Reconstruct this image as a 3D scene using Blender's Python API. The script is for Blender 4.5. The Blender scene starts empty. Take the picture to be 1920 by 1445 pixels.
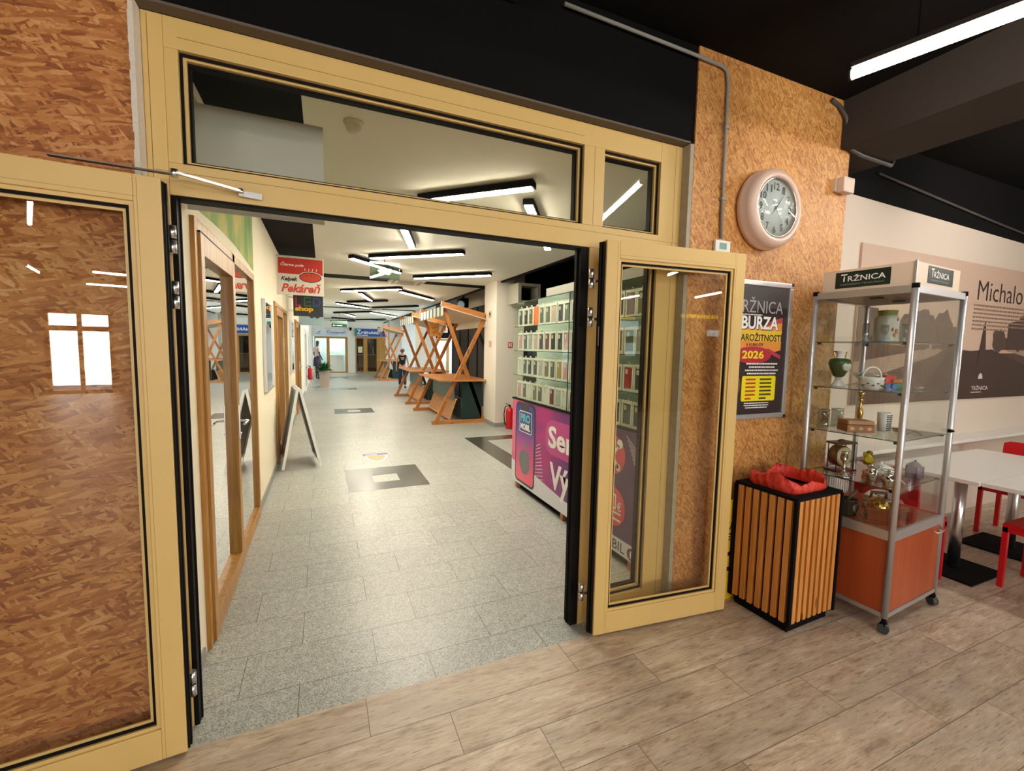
import bpy, bmesh, math, random
from mathutils import Vector, Matrix
random.seed(7)
S = bpy.context.scene
COL = S.collection
pi = math.pi

# ------------------------------------------------------------------ camera
CAMX, CAMY, CAMZ = 0.0, 0.0, 1.6
cam_d = bpy.data.cameras.new('camera')
cam = bpy.data.objects.new('camera', cam_d)
COL.objects.link(cam)
cam_d.sensor_fit = 'HORIZONTAL'
cam_d.sensor_width = 36.0
cam_d.lens = 824.0 / 1920.0 * 36.0
cam_d.clip_start = 0.05
cam_d.clip_end = 200
# world axes as seen by the camera (right, up, forward)
AX = Vector((1926.0, 34.5, 824.0)).normalized()
AY = Vector((-354.0, 77.5, 824.0)).normalized()
AY = (AY - AX * (AX.dot(AY) * .5)).normalized()
AX = (AX - AY * AX.dot(AY)).normalized()
AZ = AY.cross(AX)
if AZ.y < 0:
    AZ = -AZ
m = Matrix(((AX.x, AX.y, -AX.z, 0), (AY.x, AY.y, -AY.z, 0), (AZ.x, AZ.y, -AZ.z, 0), (0, 0, 0, 1)))
m.translation = Vector((CAMX, CAMY, CAMZ))
cam.matrix_world = m
S.camera = cam

# ------------------------------------------------------------------ world, exposure
W = bpy.data.worlds.new('daylight')
S.world = W
W.use_nodes = True
bg = W.node_tree.nodes['Background']
bg.inputs[0].default_value = (.62, .80, 1.0, 1)
bg.inputs[1].default_value = 1.4
S.view_settings.view_transform = 'Standard'
S.view_settings.look = 'None'
S.view_settings.gamma = 1
S.view_settings.use_curve_mapping = False
S.view_settings.exposure = 0.58
S.cycles.max_bounces = 10
S.cycles.diffuse_bounces = 6
S.cycles.glossy_bounces = 5
S.cycles.transparent_max_bounces = 24
S.cycles.transmission_bounces = 6
S.cycles.caustics_reflective = False
S.cycles.caustics_refractive = False
S.cycles.sample_clamp_indirect = 6
S.cycles.use_denoising = True


def window_light(name, loc, rot, sx, sy, power, col):
    l = bpy.data.lights.new(name, 'AREA')
    l.shape = 'RECTANGLE'
    l.size, l.size_y = sx, sy
    l.energy = power
    l.color = col
    o = bpy.data.objects.new(name, l)
    o.location = loc
    o.rotation_euler = rot
    COL.objects.link(o)
    return o


# daylight coming in through the windows of the hall on the far side and of the cafe
window_light('daylight_hall_windows', (8.6, 17.7, 1.8), (0, pi / 2, 0), 2.9, 17.5, 1300, (.70, .85, 1))
window_light('daylight_cafe_windows', (1.5, -14.6, 1.5), (pi / 2, 0, 0), 12.5, 2.6, 1600, (1.0, .95, .90))


# ------------------------------------------------------------------ node helpers
def srgb(r, g, b):
    f = lambda c: (c / 255 / 12.92) if c / 255 <= .04045 else ((c / 255 + .055) / 1.055) ** 2.4
    return (f(r), f(g), f(b), 1)


class NT:
    def __init__(s, name):
        s.m = bpy.data.materials.new(name)
        s.m.use_nodes = True
        s.t = s.m.node_tree
        s.b = s.t.nodes['Principled BSDF']
        s.out = s.t.nodes['Material Output']

    def n(s, typ, ins=None, **kw):
        nd = s.t.nodes.new(typ)
        for k, v in kw.items():
            setattr(nd, k, v)
        for k, v in (ins or {}).items():
            s.set(nd.inputs[k], v)
        return nd

    def set(s, sock, v):
        if isinstance(v, bpy.types.NodeSocket):
            s.t.links.new(v, sock)
        elif isinstance(v, bpy.types.Node):
            s.t.links.new(v.outputs[0], sock)
        else:
            sock.default_value = v

    def math(s, op, a, b=None, c=None):
        nd = s.n('ShaderNodeMath', operation=op)
        s.set(nd.inputs[0], a)
        if b is not None: s.set(nd.inputs[1], b)
        if c is not None: s.set(nd.inputs[2], c)
        return nd.outputs[0]

    def mix(s, fac, a, b, mode='MIX'):
        nd = s.n('ShaderNodeMix', data_type='RGBA', blend_type=mode)
        s.set(nd.inputs[0], fac); s.set(nd.inputs[6], a); s.set(nd.inputs[7], b)
        return nd.outputs[2]

    def ramp(s, fac, stops, interp='LINEAR'):
        nd = s.n('ShaderNodeValToRGB')
        nd.color_ramp.interpolation = interp
        e = nd.color_ramp.elements
        while len(e) < len(stops): e.new(.5)
        for x, (p, c) in zip(e, stops):
            x.position = p
            x.color = c if isinstance(c, tuple) else (c, c, c, 1)
        s.set(nd.inputs[0], fac)
        return nd.outputs[0]

    def obj(s):
        return s.n('ShaderNodeTexCoord').outputs['Object']

    def mapping(s, v, rot=(0, 0, 0), sc=(1, 1, 1), loc=(0, 0, 0)):
        return s.n('ShaderNodeMapping', {'Vector': v, 'Rotation': rot, 'Scale': sc, 'Location': loc}).outputs[0]

    def noise(s, v, scale, detail=3, rough=.5, dist=0):
        return s.n('ShaderNodeTexNoise', {'Vector': v, 'Scale': scale, 'Detail': detail, 'Roughness': rough, 'Distortion': dist}).outputs[0]

    def bump(s, h, st=.3, d=.01):
        nd = s.n('ShaderNodeBump', {'Height': h, 'Strength': st, 'Distance': d})
        s.set(s.b.inputs['Normal'], nd.outputs[0])

    def base(s, c, rough=None, metal=None, spec=None):
        s.set(s.b.inputs['Base Color'], c)
        if rough is not None: s.set(s.b.inputs['Roughness'], rough)
        if metal is not None: s.set(s.b.inputs['Metallic'], metal)
        if spec is not None: s.set(s.b.inputs['Specular IOR Level'], spec)
        return s.m


def pm(name, rgb, rough=.5, metal=0, var=.06, scale=14, spec=None):
    """painted / plastic / metal surface with a little tone variation"""
    t = NT(name)
    c = srgb(*rgb)
    if var:
        d = tuple(x * (1 - var * 2) for x in c[:3]) + (1,)
        c = t.mix(t.noise(t.obj(), scale, 3), d, c)
    return t.base(c, rough, metal, spec)


def glow(name, rgb, strength):
    t = NT(name)
    c = srgb(*rgb)
    t.base(c, .4)
    t.b.inputs['Emission Color'].default_value = c
    t.b.inputs['Emission Strength'].default_value = strength
    return t.m


def glass(name, tint=(255, 255, 255), k=1.0, base=0.0):
    """thin clear pane: mostly transparent, reflecting by angle"""
    t = NT(name)
    geo = t.n('ShaderNodeNewGeometry')
    dt = t.n('ShaderNodeVectorMath', {0: geo.outputs['True Normal'], 1: geo.outputs['Incoming']}, operation='DOT_PRODUCT').outputs['Value']
    cs = t.math('ABSOLUTE', dt)
    fr = t.math('MULTIPLY_ADD', t.math('POWER', t.math('SUBTRACT', 1.0, cs), 5.0), .96, .04)
    f = t.math('MULTIPLY_ADD', fr, k, base)
    f = t.math('MINIMUM', f, 1.0)
    tr = t.n('ShaderNodeBsdfTransparent', {'Color': srgb(*tint)})
    gl = t.n('ShaderNodeBsdfGlossy', {'Color': (1, 1, 1, 1), 'Roughness': .0})
    mx = t.n('ShaderNodeMixShader', {0: f})
    t.t.links.new(tr.outputs[0], mx.inputs[1])
    t.t.links.new(gl.outputs[0], mx.inputs[2])
    t.t.links.new(mx.outputs[0], t.out.inputs[0])
    return t.m


# ------------------------------------------------------------------ materials
def mat_osb(name, layers, ramp, thr=.5):
    """pressed wood strands: layers = (angle, cells along, cells across); thr = how often an upper strand shows"""
    t = NT(name)
    o = t.obj()
    sx = t.n('ShaderNodeSeparateXYZ', {0: o})
    o = t.n('ShaderNodeCombineXYZ', {0: sx.outputs[0], 1: sx.outputs[2], 2: sx.outputs[1]}).outputs[0]
    warp = t.n('ShaderNodeTexNoise', {'Vector': o, 'Scale': 6.0, 'Detail': 3.0}).outputs[1]
    wv = t.n('ShaderNodeVectorMath', {0: warp, 1: (.5, .5, .5)}, operation='SUBTRACT').outputs[0]
    wv = t.n('ShaderNodeVectorMath', {0: wv, 3: .035}, operation='SCALE')
    o2 = t.n('ShaderNodeVectorMath', {0: o, 1: wv.outputs[0]}, operation='ADD').outputs[0]
    f = None
    for i, (ang, ca, cb) in enumerate(layers):
        mp = t.mapping(t.mapping(o2, rot=(0, 0, ang)), sc=(ca, cb, .01), loc=(i * 7.3, i * 3.1, 0))
        v = t.n('ShaderNodeTexVoronoi', {'Vector': mp, 'Scale': 1.0, 'Randomness': 1.0}, feature='F1')
        sep = t.n('ShaderNodeSeparateColor', {0: v.outputs['Color']})
        if f is None: f = sep.outputs[0]; continue
        g = t.math('GREATER_THAN', sep.outputs[1], thr)
        nd = t.n('ShaderNodeMix', data_type='FLOAT')
        t.set(nd.inputs[0], g); t.set(nd.inputs[2], f); t.set(nd.inputs[3], sep.outputs[0])
        f = nd.outputs[0]
    fine = t.noise(t.mapping(t.mapping(o2, rot=(0, 0, layers[0][0])), sc=(40, 260, 30)), 1.0, 4, .7)
    fine2 = t.noise(t.mapping(t.mapping(o2, rot=(0, 0, layers[1][0])), sc=(40, 220, 30)), 1.0, 3, .65)
    f = t.math('ADD', t.math('MULTIPLY', f, .50), t.math('ADD', t.math('MULTIPLY', fine, .34), t.math('MULTIPLY', fine2, .26)))
    f = t.math('ADD', f, t.math('MULTIPLY_ADD', t.noise(o, 2.6, 4), .5, -.31))
    c = t.ramp(f, [(p, srgb(*q)) for p, q in zip((.06, .26, .46, .68, .95), ramp)])
    dk = t.noise(t.mapping(o, sc=(1, 2, 1)), 26, 2, .6)
    c = t.mix(t.ramp(dk, [(.69, 0.0), (.76, .7)]), c, srgb(ramp[0][0] * .8, ramp[0][1] * .75, ramp[0][2] * .75))
    t.bump(f, .25, .003)
    return t.base(c, .55)


def mat_granite():
    t = NT('granite_tiles')
    o = t.obj()
    s = t.n('ShaderNodeSeparateXYZ', {0: o})
    r = t.math('DIVIDE', t.math('SUBTRACT', s.outputs[1], 2.168), .305)
    row = t.math('FLOOR', r)
    fy = t.math('SUBTRACT', r, row)
    odd = t.math('MODULO', t.math('ADD', row, 100.0), 2.0)       # row 0 -> even
    ph = t.math('MULTIPLY', odd, .252)
    u = t.math('DIVIDE', t.math('SUBTRACT', t.math('SUBTRACT', s.outputs[0], .225), ph), .605)
    cu = t.math('FLOOR', u)
    fu = t.math('SUBTRACT', u, cu)
    ey = t.math('MULTIPLY', t.math('MINIMUM', fy, t.math('SUBTRACT', 1.0, fy)), .305)
    eu = t.math('MULTIPLY', t.math('MINIMUM', fu, t.math('SUBTRACT', 1.0, fu)), .605)
    e = t.math('MINIMUM', ey, eu)
    groove = t.math('LESS_THAN', e, .0016)
    cell = t.n('ShaderNodeTexWhiteNoise', {'Vector': t.n('ShaderNodeCombineXYZ', {0: cu, 1: row}).outputs[0]}).outputs[0]
    n1 = t.noise(o, 170, 3, .7)
    v = t.n('ShaderNodeTexVoronoi', {'Vector': o, 'Scale': 210.0}).outputs['Color']
    v = t.n('ShaderNodeSeparateColor', {0: v}).outputs[0]
    f = t.math('ADD', t.math('MULTIPLY', n1, .62), t.math('MULTIPLY', v, .38))
    c = t.ramp(f, [(.28, srgb(116, 120, 118)), (.42, srgb(158, 161, 156)), (.56, srgb(182, 184, 178)), (.72, srgb(206, 207, 202))])
    bl = t.noise(o, 22, 3, .6)
    c = t.mix(1.0, c, t.ramp(bl, [(.35, .88), (.65, 1.05)]), 'MULTIPLY')
    c = t.mix(1.0, c, t.ramp(cell, [(0, .93), (1, 1.03)]), 'MULTIPLY')
    c = t.mix(groove, c, srgb(92, 88, 80))
    rg = t.ramp(t.noise(o, 60, 2), [(.3, .27), (.7, .38)])
    t.set(t.b.inputs['Roughness'], rg)
    return t.base(c, None, 0, .5)


def mat_planks():
    t = NT('wood_look_floor_tiles')
    o = t.obj()
    s = t.n('ShaderNodeSeparateXYZ', {0: o})
    PW = .2185
    r = t.math('DIVIDE', t.math('SUBTRACT', 1.972, s.outputs[1]), PW)
    row = t.math('FLOOR', r)
    fy = t.math('SUBTRACT', r, row)
    u = t.math('DIVIDE', t.math('SUBTRACT', t.math('SUBTRACT', s.outputs[0], .152), t.math('MULTIPLY', row, .333)), .994)
    cu = t.math('FLOOR', u)
    fu = t.math('SUBTRACT', u, cu)
    ey = t.math('MULTIPLY', t.math('MINIMUM', fy, t.math('SUBTRACT', 1.0, fy)), PW)
    eu = t.math('MULTIPLY', t.math('MINIMUM', fu, t.math('SUBTRACT', 1.0, fu)), .994)
    groove = t.math('LESS_THAN', t.math('MINIMUM', ey, eu), .0017)
    cellv = t.n('ShaderNodeCombineXYZ', {0: cu, 1: row}).outputs[0]
    wn = t.n('ShaderNodeTexWhiteNoise', {'Vector': cellv})
    off = t.n('ShaderNodeVectorMath', {0: wn.outputs[1], 3: 30.0}, operation='SCALE').outputs[0]
    p = t.n('ShaderNodeVectorMath', {0: o, 1: off}, operation='ADD').outputs[0]
    g = t.noise(t.mapping(p, sc=(5, 52, 1)), 1.0, 8, .7, .6)
    g2 = t.noise(t.mapping(p, sc=(16, 200, 1)), 1.0, 4, .65, .4)
    b = t.noise(t.mapping(p, sc=(1.6, 5.5, 1)), 2.8, 7, .72, .5)
    f = t.math('ADD', t.math('ADD', t.math('MULTIPLY', g, .36), t.math('MULTIPLY', b, .52)), t.math('MULTIPLY', g2, .18))
    c = t.ramp(f, [(.33, srgb(112, 93, 78)), (.43, srgb(160, 138, 116)), (.52, srgb(194, 172, 148)), (.60, srgb(212, 194, 172)), (.70, srgb(240, 229, 214))])
    grey = t.noise(t.mapping(p, sc=(1.2, 3, 1), loc=(5, 5, 0)), 1.3, 2)
    c = t.mix(t.ramp(grey, [(.45, 0.0), (.7, .45)]), c, srgb(176, 164, 150))
    streak = t.noise(t.mapping(p, sc=(13, 150, 1), loc=(3, 3, 0)), 1.0, 3, .55)
    c = t.mix(t.ramp(streak, [(.60, 0.0), (.68, .6)]), c, srgb(100, 82, 70))
    c = t.mix(1.0, c, t.ramp(wn.outputs[0], [(0, .86), (1, 1.06)]), 'MULTIPLY')
    c = t.mix(groove, c, srgb(112, 100, 90))
    t.bump(f, .15, .002)
    return t.base(c, .42, 0, .45)


def mat_wood(name, a, b, rough=.45, axis='Z', scale=1.0, knots=True):
    t = NT(name)
    o = t.obj()
    sc = {'X': (2, 30, 30), 'Y': (30, 2, 30), 'Z': (30, 30, 2)}[axis]
    p = t.mapping(o, sc=tuple(v * scale for v in sc))
    f = t.noise(p, 1.0, 4, .6, .6)
    c = t.ramp(f, [(.3, srgb(*a)), (.7, srgb(*b))])
    if knots:
        k = t.noise(t.mapping(o, sc=tuple(v * scale * .35 + 3 for v in sc)), 1.0, 1)
        c = t.mix(t.ramp(k, [(.74, 0.0), (.78, .7)]), c, srgb(a[0] * .55, a[1] * .5, a[2] * .45))
    return t.base(c, rough)


M = {}
M['osb'] = mat_osb('osb_board', [(.6, 19, 70), (-.5, 17, 62), (1.3, 22, 80), (.1, 16, 66), (-1.1, 26, 90), (.9, 30, 110)], [(122, 70, 30), (168, 108, 52), (196, 138, 74), (212, 158, 92), (232, 186, 122)])
M['osb_left'] = mat_osb('osb_board_reddish', [(.05, 13, 52), (-.4, 14, 54), (.5, 14, 60), (-.85, 18, 66), (.12, 11, 66), (.95, 20, 84), (-.2, 17, 90)], [(104, 48, 20), (154, 88, 42), (188, 122, 64), (210, 150, 92), (238, 198, 148)], .56)
M['granite'] = mat_granite()
M['planks'] = mat_planks()
M['frame'] = pm('cream_yellow_frame', (223, 190, 121), .38, var=.03)
M['frame_wood'] = mat_wood('oiled_oak_frame', (150, 100, 34), (188, 138, 62), .4)
M['gasket'] = pm('black_rubber', (14, 11, 10), .6, var=.1, spec=.15)
M['chrome'] = pm('satin_chrome', (225, 226, 228), .28, 1, var=.02)
M['alu'] = pm('anodised_aluminium', (200, 200, 202), .38, .75, var=.03)
M['black'] = pm('matt_black_paint', (15, 14, 15), .9, var=.12, scale=3, spec=.15)
M['black2'] = pm('charcoal_paint', (60, 54, 51), .85, var=.1, scale=3, spec=.2)
M['black_panel'] = pm('black_ceiling_panel', (12, 12, 13), .85, var=.1, scale=3, spec=.15)
M['white'] = pm('white_paint', (232, 226, 214), .75, var=.02, scale=3)
M['ceil'] = pm('white_ceiling_paint', (243, 240, 226), .8, var=.02, scale=2)
M['cream'] = pm('cream_wall_paint', (240, 230, 204), .7, var=.03, scale=2)
M['cafe_white'] = pm('warm_white_wall_paint', (222, 208, 194), .7, var=.02, scale=2)
M['grey'] = pm('grey_paint', (150, 150, 146), .6)
M['plaster'] = pm('plaster', (186, 178, 160), .9, var=.15, scale=30)
M['foam'] = pm('white_sealing_foam', (236, 228, 216), .9, var=.12, scale=60)
M['signback'] = pm('grey_sheet_metal', (196, 202, 206), .5, var=.03)
M['red'] = pm('red_plastic', (205, 18, 30), .35, var=.03)
M['redlam'] = pm('red_lacquer', (190, 20, 30), .35, var=.03)
M['bag'] = None
M['white_lam'] = pm('white_laminate', (232, 230, 226), .25, var=.01)
M['cherry'] = mat_wood('cherry_laminate', (156, 64, 28), (178, 84, 42), .35, 'Z', .5, False)
M['pine'] = mat_wood('oiled_pine', (196, 122, 50), (226, 156, 80), .45, 'Z')
M['pineA'] = mat_wood('varnished_pine', (146, 84, 32), (182, 116, 50), .4, 'Z')
M['pineX'] = mat_wood('varnished_pine_board', (160, 98, 44), (196, 134, 72), .4, 'X')
M['slatwood'] = mat_wood('light_slat_wood', (190, 134, 80), (214, 162, 108), .5, 'Z')
M['dgreen'] = pm('dark_green_cloth', (16, 44, 40), .85, var=.1)
M['ggrey'] = pm('green_grey_panel', (110, 128, 124), .6)
M['canvas'] = pm('beige_canvas', (214, 204, 182), .85)
M['awn_green'] = pm('green_awning_stripe', (98, 118, 104), .85)
M['awn_white'] = pm('white_awning_cloth', (238, 236, 226), .85)
M['tube'] = glow('led_tube_light', (255, 246, 234), 112)
M['tube_wall'] = glow('led_tube_light_near_wall', (255, 246, 234), 36)
M['tubec'] = glow('corridor_lamp_diffuser', (255, 244, 222), 62)
M['tubeoff'] = pm('unlit_diffuser', (70, 66, 60), .4)
M['daypane'] = glow('bright_outdoors', (214, 232, 255), 1.6)
M['screen'] = glow('lit_screen', (200, 235, 245), 1.5)
M['yellowled'] = glow('yellow_led_sign', (255, 214, 0), 1.6)
M['glass'] = glass('door_glass', (250, 250, 246), 1.0)
M['glassc'] = glass('cabinet_glass', (250, 252, 251), .9)
M['glassshop'] = glass('shop_window_glass', (120, 118, 108), 2.2, .12)
M['glassedge'] = pm('green_glass_edge', (40, 78, 74), .2)
M['shelfglass'] = glass('shelf_glass', (246, 250, 248), .8)
M['kioskglass'] = glass('kiosk_glass', (250, 253, 250), .35)
M['black_txt'] = pm('black_print', (22, 22, 24), .5, var=0)
M['white_txt'] = pm('white_print', (244, 244, 242), .5, var=0)
M['dark_metal'] = pm('dark_bronze_metal', (46, 38, 34), .45, .5)
M['silver'] = pm('polished_silver', (214, 212, 206), .16, 1, var=.05)
M['brass'] = pm('polished_brass', (206, 166, 84), .2, 1, var=.08)
M['porcelain'] = pm('white_porcelain', (238, 238, 240), .18, var=.01)
M['darkgranite'] = pm('dark_granite_inlay', (74, 74, 68), .22, var=.08, scale=120)
M['pinkw'] = pm('pink_beige_plastic', (216, 188, 172), .3, var=.02)


def C(name, rgb, rough=.5, metal=0, var=.03):
    if name not in M or M[name] is None:
        M[name] = pm(name, rgb, rough, metal, var)
    return M[name]


# ------------------------------------------------------------------ geometry helpers
class MB:
    def __init__(s):
        s.bm = bmesh.new()

    def box(s, x0, x1, y0, y1, z0, z1, bev=0):
        vs = [s.bm.verts.new((x, y, z)) for x in (x0, x1) for y in (y0, y1) for z in (z0, z1)]
        fs = []
        for q in ((0, 1, 3, 2), (4, 6, 7, 5), (0, 4, 5, 1), (2, 3, 7, 6), (0, 2, 6, 4), (1, 5, 7, 3)):
            fs.append(s.bm.faces.new([vs[i] for i in q]))
        if bev:
            es = list({e for f in fs for e in f.edges})
            bmesh.ops.bevel(s.bm, geom=es, offset=bev, segments=2, affect='EDGES', profile=.6)
        return s

    def bar(s, p0, p1, w, h, up=(0, 0, 1), bev=0):
        """rectangular bar from p0 to p1; w across, h along up"""
        p0, p1, up = Vector(p0), Vector(p1), Vector(up)
        d = (p1 - p0).normalized()
        a = d.cross(up).normalized()
        b = a.cross(d).normalized()
        vs = []
        for p in (p0, p1):
            for i, j in ((-1, -1), (1, -1), (1, 1), (-1, 1)):
                vs.append(s.bm.verts.new(p + a * (w / 2 * i) + b * (h / 2 * j)))
        fs = [s.bm.faces.new(vs[0:4][::-1]), s.bm.faces.new(vs[4:8])]
        for i in range(4):
            j = (i + 1) % 4
            fs.append(s.bm.faces.new((vs[i], vs[j], vs[4 + j], vs[4 + i])))
        if bev:
            es = list({e for f in fs for e in f.edges})
            bmesh.ops.bevel(s.bm, geom=es, offset=bev, segments=2, affect='EDGES')
        return s

    def prism(s, poly, o, r, u, t):
        """closed 2d polygon in the plane (origin o, right r, up u), thickened by t along r x u"""
        o, r, u = Vector(o), Vector(r), Vector(u)
        n = r.cross(u).normalized()
        a = [s.bm.verts.new(o + r * x + u * y) for x, y in poly]
        b = [s.bm.verts.new(o + r * x + u * y + n * t) for x, y in poly]
        s.bm.faces.new(a[::-1])
        s.bm.faces.new(b)
        k = len(poly)
        for i in range(k):
            j = (i + 1) % k
            s.bm.faces.new((a[i], a[j], b[j], b[i]))
        return s

    def lathe(s, prof, c=(0, 0, 0), seg=24, sx=1, sy=1, axis='Z'):
        c = Vector(c)
        rings = []
        for r, z in prof:
            if r < 1e-6:
                p = Vector((0, 0, z))
                if axis == 'Y': p = Vector((0, z, 0))
                rings.append([s.bm.verts.new(c + p)])
            else:
                ring = []
                for i in range(seg):
                    a = 2 * pi * i / seg
                    p = Vector((r * math.cos(a) * sx, r * math.sin(a) * sy, z))
                    if axis == 'Y': p = Vector((p.x, z, -p.y))
                    if axis == 'X': p = Vector((z, p.x, p.y))
                    ring.append(s.bm.verts.new(c + p))
                rings.append(ring)
        for A, B in zip(rings, rings[1:]):
            if len(A) == 1 and len(B) == 1: continue
            for i in range(seg):
                j = (i + 1) % seg
                if len(A) == 1: f = (A[0], B[j], B[i])
                elif len(B) == 1: f = (A[i], A[j], B[0])
                else: f = (A[i], A[j], B[j], B[i])
                s.bm.faces.new(f[::-1] if False else f).smooth = True
        return s

    def cyl(s, p0, p1, r, seg=14, r2=None):
        p0, p1 = Vector(p0), Vector(p1)
        r2 = r if r2 is None else r2
        d = (p1 - p0).normalized()
        a = d.orthogonal().normalized()
        b = d.cross(a)
        A = [s.bm.verts.new(p0 + (a * math.cos(2 * pi * i / seg) + b * math.sin(2 * pi * i / seg)) * r) for i in range(seg)]
        B = [s.bm.verts.new(p1 + (a * math.cos(2 * pi * i / seg) + b * math.sin(2 * pi * i / seg)) * r2) for i in range(seg)]
        s.bm.faces.new(A[::-1]); s.bm.faces.new(B)
        for i in range(seg):
            j = (i + 1) % seg
            s.bm.faces.new((A[i], A[j], B[j], B[i])).smooth = True
        return s

    def tube(s, pts, r, seg=8, closed=False):
        pts = [Vector(p) for p in pts]
        n = len(pts)
        rings = []
        prev = None
        for i, p in enumerate(pts):
            if closed: d = (pts[(i + 1) % n] - pts[i - 1]).normalized()
            else: d = (pts[min(i + 1, n - 1)] - pts[max(i - 1, 0)]).normalized()
            a = d.orthogonal().normalized() if prev is None else (prev - d * prev.dot(d)).normalized()
            prev = a
            b = d.cross(a)
            rr = r[i] if isinstance(r, (list, tuple)) else r
            rings.append([s.bm.verts.new(p + (a * math.cos(2 * pi * k / seg) + b * math.sin(2 * pi * k / seg)) * rr) for k in range(seg)])
        pairs = list(zip(rings, rings[1:])) + ([(rings[-1], rings[0])] if closed else [])
        for A, B in pairs:
            for k in range(seg):
                j = (k + 1) % seg
                s.bm.faces.new((A[k], A[j], B[j], B[k])).smooth = True
        if not closed:
            s.bm.faces.new(rings[0][::-1]); s.bm.faces.new(rings[-1])
        return s

    def ball(s, c, rx, ry=None, rz=None, seg=16, rings=10):
        ry = rx if ry is None else ry
        rz = rx if rz is None else rz
        prof = [(math.sin(pi * i / rings), -math.cos(pi * i / rings) * rz) for i in range(rings + 1)]
        prof = [(0 if p[0] < 1e-5 else p[0], p[1]) for p in prof]
        return s.lathe(prof, c, seg, rx, ry)


def root(name, label, cat, loc=(0, 0, 0), rz=0, group=None, kind=None):
    o = bpy.data.objects.new(name, None)
    o.empty_display_size = .1
    COL.objects.link(o)
    o.location = loc
    o.rotation_euler = (0, 0, rz)
    tag(o, label, cat, group, kind)
    return o


def tag(o, label=None, cat=None, group=None, kind=None):
    if label: o['label'] = label
    if cat: o['category'] = cat
    if group: o['group'] = group
    if kind: o['kind'] = kind
    return o


def rootmat(p):
    """matrix of a top-level empty / its child without a depsgraph update"""
    if p is None: return Matrix.Identity(4)
    return rootmat(p.parent) @ (Matrix.Translation(p.location) @ p.rotation_euler.to_matrix().to_4x4())


def link(name, me, mat, parent=None, world=False, label=None):
    if isinstance(mat, str): mat = M[mat]
    if mat: me.materials.append(mat)
    o = bpy.data.objects.new(name, me)
    COL.objects.link(o)
    if parent is not None:
        o.parent = parent
        if world: me.transform(rootmat(parent).inverted())
    if label: o['label'] = label
    return o


def part(name, mb, mat, parent=None, world=False, label=None):
    bmesh.ops.recalc_face_normals(mb.bm, faces=mb.bm.faces)
    me = bpy.data.meshes.new(name)
    mb.bm.to_mesh(me)
    mb.bm.free()
    return link(name, me, mat, parent, world, label)


def solo(name, mb, mat, label, cat, group=None, kind=None):
    """a thing that is one mesh, its origin moved to its base"""
    bmesh.ops.recalc_face_normals(mb.bm, faces=mb.bm.faces)
    me = bpy.data.meshes.new(name)
    mb.bm.to_mesh(me)
    mb.bm.free()
    if kind != 'structure':
        xs = [v.co for v in me.vertices]
        c = Vector(((min(v.x for v in xs) + max(v.x for v in xs)) / 2, (min(v.y for v in xs) + max(v.y for v in xs)) / 2, min(v.z for v in xs)))
        me.transform(Matrix.Translation(-c))
        o = link(name, me, mat)
        o.location = c
    else:
        o = link(name, me, mat)
    return tag(o, label, cat, group, kind)


def struct(name, mb, mat):
    return solo(name, mb, mat, None, None, None, 'structure')


class Plane:
    """a flat printed surface: coordinates (a, b) in metres from its lower corner"""
    def __init__(s, o, r, u, parent=None, world=True):
        s.o, s.r, s.u = Vector(o), Vector(r).normalized(), Vector(u).normalized()
        s.n = s.r.cross(s.u)
        s.parent, s.world = parent, world

    def poly(s, name, pts, mat, lift=.001, t=.0008, label=None):
        mb = MB().prism(pts, s.o + s.n * lift, s.r, s.u, t)
        return part(name, mb, mat, s.parent, s.world, label)

    def polys(s, name, lst, mat, lift=.001, t=.0008, label=None):
        mb = MB()
        for pts in lst: mb.prism(pts, s.o + s.n * lift, s.r, s.u, t)
        return part(name, mb, mat, s.parent, s.world, label)

    def text(s, st, a, b, w, h, mat, lift=.002, bold=0, shear=0, t=.0008, name='lettering', label=None):
        cu = bpy.data.curves.new('t', 'FONT')
        cu.body = st
        cu.size = 1
        cu.offset = bold
        cu.shear = shear
        cu.resolution_u = 3
        cu.fill_mode = 'BOTH'
        ob = bpy.data.objects.new('t', cu)
        COL.objects.link(ob)
        dg = bpy.context.evaluated_depsgraph_get()
        me = bpy.data.meshes.new_from_object(ob.evaluated_get(dg))
        bpy.data.objects.remove(ob)
        bpy.data.curves.remove(cu)
        xs = [v.co.x for v in me.vertices]; ys = [v.co.y for v in me.vertices]
        if not xs: return None
        x0, x1, y0, y1 = min(xs), max(xs), min(ys), max(ys)
        base = s.o + s.n * lift
        for v in me.vertices:
            v.co = base + s.r * (a + (v.co.x - x0) / (x1 - x0) * w) + s.u * (b + (v.co.y - y0) / (y1 - y0) * h)
        me.materials.clear()
        return link(name, me, mat, s.parent, s.world, label)

    def scrawl(s, a, b, w, h, lines, mat, lift=.002, seed=1, align='L', name='small_print'):
        """lines of print too small to read: short dashes"""
        rnd = random.Random(seed)
        mb = MB()
        lh = h / lines
        for i in range(lines):
            y = b + h - (i + .75) * lh
            ww = w * (rnd.uniform(.75, 1) if align == 'C' else (1 if i < lines - 1 else .6))
            x = a + (w - ww) / 2 if align == 'C' else a
            xe = x + ww
            while x < xe:
                d = rnd.uniform(.02, .07) * w
                mb.prism([(x, y), (min(x + d, xe), y), (min(x + d, xe), y + lh * .45), (x, y + lh * .45)], s.o + s.n * lift, s.r, s.u, .0006)
                x += d + .012 * w
        return part(name, mb, mat, s.parent, s.world)


def circ(cx, cy, rx, ry=None, n=28, a0=0, a1=2 * pi):
    ry = rx if ry is None else ry
    full = abs(a1 - a0 - 2 * pi) < 1e-6
    k = n if full else n + 1
    return [(cx + rx * math.cos(a0 + (a1 - a0) * i / n), cy + ry * math.sin(a0 + (a1 - a0) * i / n)) for i in range(k)]


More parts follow.
